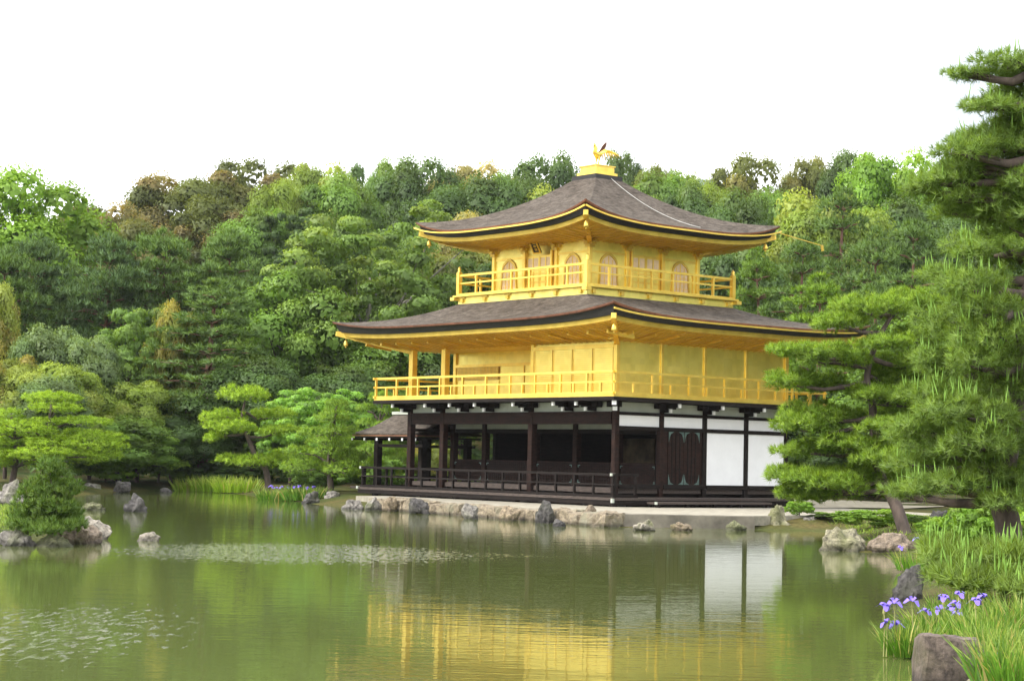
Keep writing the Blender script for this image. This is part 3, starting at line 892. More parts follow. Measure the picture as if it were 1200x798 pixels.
roof2 = hip_roof(-2.2, U2 + 2.42, -2.2, DV + 2.2, 6.76, 7.12, OU - .95, OU + W3 + .95, OV - .95, OV + W3 + .95, 7.78, 'lower_roof',
                 wall=(0, U2, 0, DV), wz=6.02, gut=(3,), pw=4.2, thick=.26)
Z3 = 8.163
roof3 = hip_roof(OU - 2.2, OU + W3 + 2.2, OV - 2.2, OV + W3 + 2.2, 10.38, 10.92, 5.885 - .64, 5.885 + .64, 4.216 - .64, 4.216 + .64, 12.59, 'upper_roof',
                 wall=(OU, OU + W3, OV, OV + W3), wz=9.86, gut=(0, 3), pw=3.8, thick=.25)
# hip tips poking past the eaves, with wind bells
def hip_tip(roof, u, v, z, du, dv, bell=True):
    b_ = UB()
    d = Vector((-du, dv, 0)).normalized()
    c0 = L(u, v, z) - d * .45; c1 = L(u, v, z) + d * .12 + Vector((0, 0, .05))
    b_.bar(c0, c1, .15, .17)
    T = pp('hip_tip', b_, 'gold_trim', roof)
    if bell:
        c = L(u, v, z) - d * .28
        b_ = MB(); b_.tube([c + Vector((0, 0, -.08)), c + Vector((0, 0, -.2))], .012, 6)
        b_.lathe(c + Vector((0, 0, -.42)), [(.09, 0), (.085, .06), (.07, .14), (.045, .2), (.02, .23)], 10)
        b_.lathe(c + Vector((0, 0, -.5)), [(.01, 0), (.035, .02), (.01, .08)], 6)
        pp('wind_bell', b_, 'gold_trim', roof, smooth=True)
for du, dv in ((-1, -1), (1, -1), (-1, 1), (1, 1)):
    hip_tip(roof2, -2.0 if du < 0 else U2 + 2.22, -2.0 if dv < 0 else DV + 2.0, 6.60, du, dv)
    hip_tip(roof3, OU - 2.0 if du < 0 else OU + W3 + 2.0, OV - 2.0 if dv < 0 else OV + W3 + 2.0, 10.42, du, dv)
# gutter spout at the right end of the upper roof
b = UB(); a_ = L(OU - 2.24, OV + W3 + 2.1, 10.62); c_ = L(OU - 2.24, OV + W3 + 4.5, 10.36)
b.bar(a_, c_, .032, .03); b.bar(c_ + Vector((0, .0, .02)), c_ + Vector((0, .05, -.2)), .06, .09)
pp('gutter_spout', b, 'gold_trim', roof3)
# lightning cable down the east slope
def roof3_point(s, t, off=.05):
    A = np.array((OU - 2.2, OV + W3 + 2.2)); B = np.array((OU - 2.2, OV - 2.2)); IA = np.array((5.885 - .64, 4.216 + .64)); IB = np.array((5.885 - .64, 4.216 - .64))
    k = abs(2 * s - 1); z = 10.38 + .54 * k ** 3.8
    p = A + (B - A) * s; q = IA + (IB - IA) * s; xy = p + (q - p) * t
    zz = z * (1 - t) ** 2 + (1 - (1 - t) ** 2) * 10.38 + (12.59 - 10.38) * (.42 * t + .58 * t * t)
    return L(xy[0], xy[1], zz + off)
b = MB(); b.tube([roof3_point(.42 - (1 - t) * .02, t) for t in np.linspace(1, .06, 16)], .011, 6)
pp('lightning_cable', b, 'cable', roof3, smooth=True)
# brackets with pale ends below the eaves
def eave_arm(u, v, du, dv, z, l0, l1):
    b_ = UB(); a0 = L(u + du * l0, v + dv * l0, z - .08); a1 = L(u + du * l1, v + dv * l1, z + .06)
    b_.bar(a0, a1, .09, .13)
    A_ = pp('eave_arm', b_, 'gold_trim')
    d = (a1 - a0).normalized()
for k in range(0, 15):
    u = -.9 + k * 1.0
    eave_arm(u, -.02, 0, -1, 6.18, .05, 1.25)
for k in range(0, 10):
    eave_arm(.02, -.4 + k * 1.06, -1, 0, 6.18, .05, 1.25)
# --- third floor
E3 = 1.022
g = UB().ub(OU - E3 + .05, OU + W3 + E3 - .05, OV - E3 + .05, OV + W3 + E3 - .05, 7.55, 8.03)
sk = pp('balcony_skirt', g, 'gold')
g = UB().ub(OU - E3 - .10, OU + W3 + E3 + .10, OV - E3 - .10, OV + W3 + E3 + .10, 8.033, 8.10); g.ub(OU - E3, OU + W3 + E3, OV - E3, OV + W3 + E3, 8.102, 8.165)
g.ub(OU - E3 - .02, OU + W3 + E3 + .02, OV - E3 - .02, OV + W3 + E3 + .02, 7.60, 7.70)
pp('balcony_ledge', g, 'gold_trim')
for k in range(6):
    q = OV - E3 + .35 + k * (W3 + 2 * E3 - .7) / 5
    b = UB(); b.ub(OU - E3 - .0, OU - E3 + .06, q - .16, q + .16, 7.96, 8.02); b.ub(OU - E3 - .03, OU - E3 + .06, q - .07, q + .07, 7.82, 7.955); pp('rosette', b, 'gold_soffit', sk)
    q = OU - E3 + .35 + k * (W3 + 2 * E3 - .7) / 5
    b = UB(); b.ub(q - .16, q + .16, OV - E3 - .0, OV - E3 + .06, 7.96, 8.02); b.ub(q - .07, q + .07, OV - E3 - .03, OV - E3 + .06, 7.82, 7.955); pp('rosette', b, 'gold_soffit', sk)
# corner beam ends
for u, v in ((OU - E3 - .05, OV - E3 - .05), (OU + W3 + E3 + .05, OV - E3 - .05), (OU - E3 - .05, OV + W3 + E3 + .05)):
    pp('beam_end', UB().ub(u - .12, u + .12, v - .12, v + .12, 7.90, 8.028), 'gold_trim', sk)
g = UB().ub(OU, OU + W3, OV, OV + .08, Z3, 10.1); g.ub(OU, OU + .08, OV + .085, OV + W3 - .085, Z3, 10.1)
g.ub(OU, OU + W3, OV + W3 - .08, OV + W3, Z3, 10.1); g.ub(OU + W3 - .08, OU + W3, OV + .085, OV + W3 - .085, Z3, 10.1)
pp('third_storey_wall', g, 'gold')
T3 = W3 / 3
for (u, v) in sorted({(round(OU + i * T3, 4), round(OV + j * T3, 4)) for i in range(4) for j in range(4) if i in (0, 3) or j in (0, 3)}):
    if True:
        c = UB().ub(u - .075, u + .075, v - .075, v + .075, Z3, 9.80)
        C_ = pp('upper_column', c, 'gold_trim', bevel=.01)
        # bracket block on top
        q = UB().ub(u - .13, u + .13, v - .13, v + .13, 9.60, 9.70); q.ub(u - .22, u + .22, v - .10, v + .10, 9.703, 9.80); q.ub(u - .10, u + .10, v - .22, v + .22, 9.704, 9.801)
        q.ub(u - .34, u + .34, v - .09, v + .09, 9.804, 9.88); q.ub(u - .09, u + .09, v - .34, v + .34, 9.805, 9.881)
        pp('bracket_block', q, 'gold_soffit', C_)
g = UB().ub(OU - .03, OU + W3 + .03, OV - .03, OV + .0, 9.42, 9.50); g.ub(OU - .03, OU - .0, OV, OV + W3 + .03, 9.42, 9.50)
pp('wall_moulding', g, 'gold_trim')
# bell shaped windows
def arch(w, h, n=9):
    pts = [(-w / 2 * 1.08, 0), (-w / 2 * 1.0, h * .25), (-w / 2 * .96, h * .6)]
    for i in range(1, n):
        t = i / n; a = math.pi * t
        pts.append((-w / 2 * .94 * math.cos(a * 1.0), h * .62 + h * .34 * math.sin(a) ** .8 + h * .05 * max(0, 1 - abs(t - .5) * 6)))
    pts += [(w / 2 * .96, h * .6), (w / 2 * 1.0, h * .25), (w / 2 * 1.08, 0)]
    return pts
def bell_window(cu, cv, face):
    def loc(a, z, o):
        return L(cu + a, cv - o, Z3 + .04 + z) if face == 's' else L(cu - o, cv + a, Z3 + .04 + z)
    n1 = arch(.92, 1.26); n0 = arch(.80, 1.16)
    fr = MB(); k = len(n1)
    V = []
    for (a, z), (a2, z2) in zip(n1, n0):
        V += [loc(a, z, .05), loc(a2, z2, .05), loc(a, z, .0), loc(a2, z2, .0)]
    F = []
    for i in range(k - 1):
        A_, B_ = 4 * i, 4 * (i + 1)
        F += [(A_, B_, B_ + 1, A_ + 1), (A_ + 2, A_, B_, B_ + 2), (A_ + 1, B_ + 1, B_ + 3, A_ + 3)]
    fr.add(V, F)
    pn = MB(); pn.add([loc(a, z, .012) for a, z in n0], [tuple(range(len(n0)))])
    Wd = pp('bell_window', pn, 'lattice')
    pp('frame', fr, 'gold_soffit', Wd)
    br = MB()
    for a in (-.2, 0, .2):
        br.bar(loc(a, 0, .02), loc(a, 1.0 if a else 1.13, .02), .018 if a else .03, .018)
    for z in (.2, .4, .6, .8): br.bar(loc(-.4, z, .021), loc(.4, z, .021), .012, .014)
    pp('lattice_bars', br, 'gold_trim', Wd)
for q in (T3 / 2, W3 - T3 / 2):
    bell_window(OU + q, OV, 's'); bell_window(OU, OV + q, 'e')
# panelled doors in the middle bay
for face in ('s', 'e'):
    for k in range(2):
        c = W3 / 2 + (-.36 if k == 0 else .36)
        def bx(mb, a0, a1, o0, o1, z0, z1):
            if face == 's': mb.ub(OU + a0, OU + a1, OV - o1, OV - o0, z0, z1)
            else: mb.ub(OU - o1, OU - o0, OV + a0, OV + a1, z0, z1)
        mb = UB(); bx(mb, c - .35, c + .35, .004, .05, Z3 + .03, 9.45); D = pp('upper_door', mb, 'gold')
        mb = UB()
        for a in (-.35, -.02, .31): bx(mb, c + a, c + a + .045, .05, .075, Z3 + .03, 9.45)
        for z in (Z3 + .03, Z3 + .30, Z3 + .62, Z3 + .72, 9.40): bx(mb, c - .35, c + .35, .05, .073, z, z + .045)
        pp('door_frame', mb, 'gold_trim', D)
        mb = UB()
        for a in (-.29, .035): bx(mb, c + a, c + a + .26, .051, .058, Z3 + .78, 9.38)
        pp('lattice', mb, 'lattice', D)
    for a in (W3 / 2 - .80, W3 / 2 + .74):
        mb = UB(); bx(mb, a, a + .08, .004, .16, Z3, 9.62); pp('door_post', mb, 'gold_trim')
e = E3 - .07
def post3(u, v):
    b_ = UB().ub(u - .08, u + .08, v - .08, v + .08, Z3, 8.98)
    P_ = pp('corner_newel', b_, 'gold_trim')
    q = MB(); q.lathe(L(u, v, 8.98), [(.09, 0), (.09, .03), (.05, .05), (.07, .10), (.06, .16), (.015, .24)], 10)
    pp('finial', q, 'gold_trim', P_, smooth=True)
cs = [(OU - e, OV - e), (OU + W3 + e, OV - e), (OU + W3 + e, OV + W3 + e), (OU - e, OV + W3 + e)]
for c in cs: post3(*c)
for i in range(4):
    railing('upper_railing', cs[i], cs[(i + 1) % 4], Z3, 8.56, 8.86, 7, .075, 'gold_trim', corner=1., short=False, rtop=.085, bottom=False, caps='gold_trim', fit=.10)
# name board under the eave
b = MB()
c0 = L(5.75, .95, 10.0); c1 = L(5.75, 1.22, 9.55)
b.bar(c0, c1, .42, .05, up=(0, -1, 0)); nb = pp('name_board', b, 'fascia')
b = MB()
dn = (c1 - c0).normalized(); nn = Vector((1, 0, 0)).cross(dn); nn = nn if nn.y < 0 else -nn
for s_ in (-.19, .19): b.bar(c0 + Vector((s_, 0, 0)) + nn * .035, c1 + Vector((s_, 0, 0)) + nn * .035, .06, .04, up=nn)
for q in (c0, c1): b.bar(q + Vector((-.22, 0, 0)) + nn * .04, q + Vector((.22, 0, 0)) + nn * .04, .06, .04, up=nn)
pp('frame', b, 'gold_trim', nb)
b = MB()
random.seed(5)
for r_ in range(3):
    for k in range(3):
        q = c0 + (c1 - c0) * (.25 + .25 * r_) + nn * .028
        b.bar(q + Vector((-.07, 0, 0)) + dn * (.03 * k - .03), q + Vector((.07, 0, 0)) + dn * (.03 * k - .03), .014, .006, up=nn)
    b.bar(q + dn * -.05, q + dn * .03, .014, .007, up=nn)
pp('lettering', b, 'gold_trim', nb)

# --- ridge pedestal and phoenix
pp('ridge_base', UB().ub(5.885 - .68, 5.885 + .68, 4.216 - .68, 4.216 + .68, 12.52, 12.72), 'fascia', roof3)
b = UB().ub(5.885 - .55, 5.885 + .55, 4.216 - .55, 4.216 + .55, 12.72, 12.84); b.ub(5.885 - .46, 5.885 + .46, 4.216 - .46, 4.216 + .46, 12.842, 13.08)
b.ub(5.885 - .50, 5.885 + .50, 4.216 - .50, 4.216 + .50, 13.082, 13.12)
pp('finial_pedestal', b, 'gold_trim', roof3)
ph = MB()
pc = L(5.885, 4.216, 13.12)
F_ = Vector((.10, -.99, 0)).normalized()      # the bird faces the pond
S_ = Vector((F_.y, -F_.x, 0))
def B3(f, s, z): return pc + F_ * f + S_ * s + Vector((0, 0, z))
ph.tube([B3(-.22, 0, .52), B3(-.1, 0, .46), B3(.05, 0, .45), B3(.14, 0, .52), B3(.17, 0, .64), B3(.15, 0, .74), B3(.18, 0, .81), B3(.25, 0, .80)],
        [.05, .11, .12, .10, .055, .04, .055, .01], 10)
body = pp('phoenix_finial', ph, 'gold_trim', smooth=True)
lg = MB()
for s in (-.07, .07):
    lg.tube([B3(.02, s, .42), B3(-.01, s, .22), B3(.03, s, 0)], [.045, .025, .03], 8)
    lg.tube([B3(.03, s, .01), B3(.12, s, .01)], .02, 6)
pp('legs', lg, 'gold_trim', body, smooth=True)
for s in (-1, 1):
    wg = MB()
    rt_ = B3(.06, s * .08, .52)
    for k in range(7):
        a = .25 + k * .2
        tipv = B3(-.10 - .30 * math.sin(a) * .7, s * (.16 + .16 * math.cos(a)), .62 + .36 * math.cos(a * .8))
        mid = (rt_ + tipv) / 2 + Vector((0, 0, .03)) + S_ * s * .03
        wg.add([rt_ + Vector((0, 0, -.02)), mid + F_ * .045, tipv, mid - F_ * .045, rt_ + Vector((0, 0, -.02)) + S_ * s * .02, mid + F_ * .045 + S_ * s * .02, tipv + S_ * s * .012, mid - F_ * .045 + S_ * s * .02],
               [(0, 1, 2, 3), (7, 6, 5, 4), (0, 4, 5, 1), (1, 5, 6, 2), (2, 6, 7, 3), (3, 7, 4, 0)])
    pp('wing', wg, 'redlip' if s < 0 else 'gold_trim', body)
tl = MB()
for k in range(-4, 5):
    a = k * .13
    pts = [B3(-.18, a * .15, .50), B3(-.34, a * .5, .64 + .02 * (4 - abs(k))), B3(-.52, a * .9, .52 + .012 * (4 - abs(k))), B3(-.66, a * 1.2, .34)]
    tl.tube(pts, [.02, .03, .03, .006], 6)
pp('tail_plumes', tl, 'gold_trim', body, smooth=True)
cr = MB(); cr.tube([B3(.16, 0, .85), B3(.10, 0, .95)], [.02, .006], 6); cr.tube([B3(.18, 0, .86), B3(.15, 0, .98)], [.02, .006], 6)
pp('crest', cr, 'gold_trim', body)

# --- small roofed fishing deck on the west side
fz0, fz1 = 2.79, 3.66
rf = MB()
def FV(u, v, z): return L(u, v, z)
ns = 16
eS, rG, eN = .6, 2.25, 3.9
Vv = []; Ff = []
for i in range(ns + 1):
    t = i / ns
    prof = [(eS + (rG - eS) * q, fz0 + (fz1 - fz0) * (.55 * q + .45 * q * q)) for q in np.linspace(0, 1, 9)]
    prof += [(rG + (eN - rG) * q, fz1 - (fz1 - fz0) * (.55 * q + .45 * (1 - (1 - q) ** 2) * 1.0)) for q in np.linspace(.12, 1, 8)]
    u = 12.13 + (16.6 - 12.13) * t
    for v, z in prof:
        cut = abs(v - rG) / (rG - eS)
        uu = min(u, 16.6 - (1 - cut) * .75 * (1 if True else 0))
        Vv.append(FV(uu if t > .5 else u, v, z + .10 * max(0, abs(2 * t - 1) - .6) ** 2 * cut))
n = 17
for i in range(ns):
    for j in range(n - 1): Ff.append((i * n + j, i * n + j + 1, (i + 1) * n + j + 1, (i + 1) * n + j))
rf.add(Vv, Ff)
fr_ = pp('deck_roof', rf, 'shingle', smooth=True)
sol = fr_.modifiers.new('thick', 'SOLIDIFY'); sol.thickness = .05; sol.offset = 0
b = UB().ub(12.13, 16.6, eS - .0, eS + .05, fz0 - .085, fz0 - .028); b.ub(12.10, 12.128, eS, rG, fz0 - .08, fz0 - .03)
pp('bark_edge', b, 'redlip', fr_)
b = UB().ub(12.2, 16.5, eS + .06, eN - .06, fz0 - .16, fz0 - .09); pp('eave_board', b, 'wood', fr_)
for k in range(6):
    u = 12.2 + k * .87
    b = UB().ub(u - .045, u + .045, eS - .02, eS + .5, fz0 - .245, fz0 - .163); r_ = pp('rafter_end', b, 'wood', fr_)
    pp('white_end', UB().ub(u - .05, u + .05, eS - .04, eS - .022, fz0 - .26, fz0 - .155), 'white', r_)
b = UB().ub(12.13, 15.95, rG - .14, rG + .14, fz1 - .03, fz1 + .09); pp('ridge_cap', b, 'plasterdim', fr_)
for u, v in ((15.3, 1.0), (15.3, 3.5), (12.6, 3.5), (13.1, 1.6)):
    pp('deck_column', UB().ub(u - .12, u + .12, v - .12, v + .12, .3, fz0 - .1), 'wood')
b = UB().ub(12.2, 15.4, .92, 1.08, 2.28, 2.40); b.ub(12.2, 15.4, 3.42, 3.58, 2.28, 2.40); b.ub(15.22, 15.38, 1.1, 3.4, 2.28, 2.40)
pp('tie_beam', b, 'wood')
pp('fishing_deck_floor', UB().ub(11.9, 15.7, -.05, 3.9, .60, .69), 'deckwood')
railing('deck_railing', (12.3, 3.7), (15.6, 3.7), .69, 1.12, 1.455, 4, .07, 'wood', short=False)

# ------------------------------------------------------------------ stone shore, landing, path
def poly_slab(name, pts, z0, z1, m, bevel=.0):
    mb = MB(); n = len(pts)
    mb.add([(x, y, z0) for x, y in pts] + [(x, y, z1) for x, y in pts],
           [tuple(range(n))[::-1], tuple(range(n, 2 * n))] + [(i, (i + 1) % n, n + (i + 1) % n, n + i) for i in range(n)])
    return link(name, mb.mesh(name, m))
M['whitegravel'] = plain('pale_raked_ground', (.28, .255, .20), .95, var=.3, scale=4, detail=9)
lp = [(6.6, -6.75), (9.1, -2.9), (8.4, -1.6), (6.0, -2.2), (4.9, -5.6)]
o = poly_slab('stone_landing', [(6.75, -6.55), (9.15, -2.8), (7.6, -1.8), (5.2, -5.6)], -.3, .37, M['landing'])
tag(o, 'flat pale stone landing slab at the water edge right of the railing corner', 'landing')
random.seed(11)
wall_pts = [ground(432, 596), ground(490, 600.5), ground(550, 605), ground(600, 609), ground(650, 612.5), ground(714, 617.5)]
def inward(p, q=None):
    n_ = np.array([-.15, 1.0, 0]); return n_ / np.linalg.norm(n_)
o = poly_slab('pale_ground', [tuple((p + inward(p) * .42)[:2]) for p in wall_pts[:-1]] + [(6.45, -6.2), (8.95, -2.7), (8.9, 2.5), (9.0, 7.5), (2.0, 9.5), (1.0, -.6), (-12.0, -.6), (-11.6, -2.6)], .1, .385, M['whitegravel'])
tag(o, kind='structure')
# retaining wall of golden stones
def stone_pts(rnd, w, d, h):
    out = []
    for sx in (-1, 1):
        for sy in (-1, 1):
            for sz in (-1, 1):
                c = Vector((sx * w / 2, sy * d / 2, sz * h / 2))
                for q in range(3):
                    out.append(Vector((c.x * rnd.uniform(.72, 1.02), c.y * rnd.uniform(.72, 1.02), c.z * rnd.uniform(.8, 1.03))))
    return out
def add_stone(mb, c, d, w, dep, h, rnd, sub=2, rough=.035):
    bm = bmesh.new()
    for p in stone_pts(rnd, w, dep, h): bm.verts.new(p)
    bmesh.ops.convex_hull(bm, input=bm.verts)
    bmesh.ops.delete(bm, geom=[v for v in bm.verts if not v.link_faces], context='VERTS')
    bmesh.ops.triangulate(bm, faces=bm.faces)
    for k in range(sub): bmesh.ops.subdivide_edges(bm, edges=bm.edges, cuts=1, use_grid_fill=True, smooth=.06)
    off = Vector((rnd.uniform(0, 99), rnd.uniform(0, 99), 0))
    ang = math.atan2(d[1], d[0]); R_ = Matrix.Rotation(ang, 3, 'Z')
    vs_ = []
    for v in bm.verts:
        p = v.co + v.co.normalized() * mnoise.fractal(v.co * 3.5 + off, 1., 2., 4) * rough * 2
        vs_.append(R_ @ p + Vector(c))
    bm.verts.index_update()
    mb.add(vs_, [tuple(v.index for v in f.verts) for f in bm.faces])
    bm.free()
wroot_loc = Vector(wall_pts[2])
mb = MB()
for a, c in zip(wall_pts[:-1], wall_pts[1:]):
    Ls = np.linalg.norm(c - a); d = (c - a) / Ls; x = 0
    while x < Ls - .1:
        w_ = min(random.choice([.45, .6, .9, 1.3]) * random.uniform(.8, 1.2), Ls - x + .1)
        h = random.uniform(.30, .42)
        p = a + d * (x + w_ / 2) + inward(a) * (.30 + random.uniform(-.08, .12))
        add_stone(mb, Vector((p[0], p[1], h - .42)) - wroot_loc, d, w_ * .98, .75, .84, random, 3, .05)
        x += w_
me = mb.mesh('retaining_wall', M['wallstone'])
tag(link('retaining_wall', me, loc=wroot_loc), 'low retaining wall of golden brown stone blocks between pond and veranda', 'stone wall')
# gravel path on the right behind the layered pine
pth = [ground(935, 592, .47), ground(1000, 591, .5), ground(1060, 592, .5), ground(1130, 590, .55), ground(1130, 586, .55), ground(1060, 587.5, .5), ground(990, 586, .5), ground(930, 585, .47)]
mb = MB()
pv = []
for q in pth: pv.append((q[0], q[1], tz(q[0], q[1]) + .03))
mb.add(pv, [(0, 1, 2, 3, 4, 5, 6, 7)])
tag(link('gravel_path', mb.mesh('gravel_path', M['path'])), kind='structure')

# ------------------------------------------------------------------ rocks
def rock_mesh(seed, w, d, h, rough=.24, sub=3):
    rnd = random.Random(seed)
    bm = bmesh.new()
    if rough < 0:
        for p in stone_pts(rnd, w, d, h * 1.9): bm.verts.new(p)
        rough = .10
    for i in range(22 if rough > .12 else 0):
        a = rnd.uniform(0, 2 * math.pi); z = rnd.uniform(-.6, 1.0); r = math.sqrt(max(0, 1 - max(0, z) ** 2.5)) * rnd.uniform(.72, 1.0)
        bm.verts.new((math.cos(a) * r * w / 2, math.sin(a) * r * d / 2, z * h * rnd.uniform(.85, 1.0)))
    bmesh.ops.convex_hull(bm, input=bm.verts)
    bmesh.ops.delete(bm, geom=[v for v in bm.verts if not v.link_faces], context='VERTS')
    bmesh.ops.triangulate(bm, faces=bm.faces)
    for k in range(sub):
        bmesh.ops.subdivide_edges(bm, edges=bm.edges, cuts=1, use_grid_fill=True, smooth=.12 if k == 0 else .03)
    off = Vector((rnd.uniform(0, 99), rnd.uniform(0, 99), rnd.uniform(0, 99)))
    sc = min(w, h * 1.5)
    for v in bm.verts:
        n = v.co.normalized()
        f = mnoise.fractal(v.co / sc * 2.2 + off, 1.0, 2.0, 5) + .8 * (abs(mnoise.noise(v.co / sc * 4 + off)) - .3)
        v.co += n * f * rough * sc * .6
    bmesh.ops.recalc_face_normals(bm, faces=bm.faces)
    me = bpy.data.meshes.new('rock'); bm.to_mesh(me); bm.free()
    me.materials.append(M['rock'])
    return me
RC = {'grey': (1, 1, 1, 1), 'dark': (.42, .42, .46, 1), 'pale': (1.45, 1.4, 1.3, 1), 'brown': (.92, .78, .64, 1), 'lichen': (1.15, 1.15, .85, 1), 'purple': (.72, .60, .56, 1), 'mossy': (.7, .78, .45, 1), 'golden': (1.15, .98, .74, 1)}
# px centre, waterline py, width px, height px, colour, depth ratio, base height, label
ROCKS = [
 (22, 640, 50, 24, 'grey', .9, 'grey flat topped boulder at the left picture edge of the islet'),
 (62, 641, 40, 17, 'mossy', .8, 'small mossy stone between two boulders at the islet waterline'),
 (86, 638, 66, 32, 'brown', .8, 'brown mossy boulder under the dark juniper on the islet shore'),
 (101, 632, 48, 28, 'pale', .8, 'pale lichen covered boulder at the right tip of the islet'),
 (160, 600, 27, 20, 'dark', .7, 'dark pointed rock standing alone in the pond at left'),
 (174, 634, 28, 10, 'pale', .6, 'low pale rock breaking the water right of the islet'),
 (194, 577, 17, 6, 'dark', .6, 'tiny dark flat rock far out near the reeds'),
 (108, 598, 34, 10, 'mossy', .8, 'low pale stone behind the islet with a tuft of weed'),
 (104, 576, 34, 11, 'grey', .7, 'long grey shore rock below the bright spreading pine'),
 (144, 577, 22, 15, 'dark', .7, 'dark shore rock at the edge of the inlet'),
 (12, 592, 34, 32, 'grey', .7, 'tall grey upright stone behind the dark juniper at far left'),
 (365, 590, 22, 15, 'dark', .8, 'dark rounded shore rock right of the purple iris bed'),
 (390, 589, 24, 17, 'grey', .8, 'grey cracked shore rock under the garden pine left of the deck'),
 (414, 597, 30, 14, 'grey', .8, 'broad low grey rock at the corner of the fishing deck'),
 (437, 598, 22, 17, 'grey', .8, 'rounded grey rock under the railing end of the veranda'),
 (457, 599, 22, 20, 'golden', .8, 'tan upright stone with flat faces in the shore wall'),
 (476, 599, 16, 13, 'golden', .8, 'small reddish tan stone in the shore wall'),
 (491, 602, 26, 22, 'dark', .8, 'dark slate grey rock leaning on the golden stone wall'),
 (551, 608, 24, 18, 'grey', .8, 'grey veined rock below the second veranda post'),
 (597, 610, 24, 21, 'golden', .8, 'tan and grey craggy rock before the middle of the wall'),
 (639, 613, 26, 29, 'dark', .8, 'tall dark grey rock pressed against the golden wall'),
 (655, 617, 18, 10, 'dark', .8, 'small black rock in the water before the wall'),
 (692, 615, 24, 27, 'brown', .8, 'reddish brown rock below the veranda corner'),
 (708, 616, 24, 15, 'golden', .8, 'pale tan rock touching the landing corner'),
 (755, 622, 26, 14, 'pale', .7, 'whitish rock in the water before the landing'),
 (800, 622, 26, 13, 'golden', .7, 'tan rock in the water at the middle of the landing'),
 (862, 622, 26, 14, 'mossy', .7, 'dark mossy rock in the water at the right part of the landing'),
 (911, 620, 28, 29, 'lichen', .8, 'tall rounded grey green rock ending the landing at right'),
 (931, 618, 17, 18, 'dark', .8, 'small dark rock beside the tall rounded grey green rock'),
 (949, 620, 32, 20, 'grey', .8, 'grey craggy rock in the shore row under the layered pine'),
 (975, 620, 26, 16, 'mossy', .8, 'mossy brown rock at the right end of the shore row'),
 (988, 646, 66, 31, 'lichen', .7, 'large lichen speckled boulder at the right shore of the pond'),
 (1048, 648, 72, 24, 'brown', .7, 'broad smooth brown boulder beside the large lichen boulder'),
 (1100, 616, 28, 22, 'dark', .8, 'dark stone behind the base of the leaning pine trunk'),
 (1066, 704, 40, 48, 'dark', .8, 'tall dark craggy rock standing by the irises'),
 (1111, 802, 64, 56, 'purple', .8, 'flat topped purple brown block of stone in front of the irises'),
 (1150, 806, 44, 14, 'lichen', .8, 'low pale stone at the bottom edge right of the purple block'),
]
def on_ground(px, py):
    z = 0.
    for _ in range(12):
        g = ground(px, py, z); z = .5 * z + .5 * max(tz(g[0], g[1]), -.04)
    return ground(px, py, z)
def place_rock(i, r):
    px, py, wp, hp, colr, dr, lab = r
    g = on_ground(px, py) if (py > 650 and px > 1000) or py == 616 else ground(px, py, 0)
    dist = math.hypot(g[0] - CAM[0], g[1] - CAM[1])
    wm, hm = wp * mpp(dist), hp * mpp(dist)
    back = ray(px, py); back = np.array([back[0], back[1]])
    c = g[:2] + back * wm * dr * .45
    me = rock_mesh(100 + i, wm * 1.06, wm * dr, hm * 1.0, rough=-1 if 'flat topped purple' in lab else .27)
    o = link('rock', me, loc=(c[0], c[1], max(0, g[2])))
    o.rotation_euler = (0, 0, math.atan2(RT[1], RT[0]))
    o.color = RC[colr]
    tag(o, lab, 'rock', 'rocks along the pond shore')
for i, r in enumerate(ROCKS): place_rock(i, r)

# ------------------------------------------------------------------ foliage generators
def unit(v):
    return v / (np.linalg.norm(v, axis=-1, keepdims=True) + 1e-9)
def leaf_cards(C, N, S, rg, aspect=.62, tilt=.55):
    """diamond shaped leaves at C with approximate normals N and sizes S"""
    n = len(C)
    nn = unit(N + rg.normal(0, tilt, (n, 3)))
    a = unit(np.cross(nn, rg.normal(0, 1, (n, 3))))
    b_ = np.cross(nn, a)
    S = S[:, None]
    V = np.stack([C - a * S * .5, C + b_ * S * .5 * aspect + a * S * .05, C + a * S * .5, C - b_ * S * .5 * aspect + a * S * .05], 1).reshape(-1, 3)
    F = np.arange(4 * n).reshape(n, 4)
    return V, F, nn
def needle_tufts(C, D, Ln, rg, k=16, spread=.75, width=.05):
    """bunches of needles at C growing along D"""
    n = len(C)
    d = unit(np.repeat(D, k, 0) + rg.normal(0, spread, (n * k, 3)))
    base = np.repeat(C, k, 0)
    ln = np.repeat(Ln, k)[:, None] * rg.uniform(.65, 1.15, (n * k, 1))
    side = unit(np.cross(d, rg.normal(0, 1, (n * k, 3)))) * (np.repeat(Ln, k)[:, None] * width * .5)
    V = np.stack([base - side, base + side, base + d * ln], 1).reshape(-1, 3)
    F = np.arange(3 * n * k).reshape(n * k, 3)
    return V, F, d

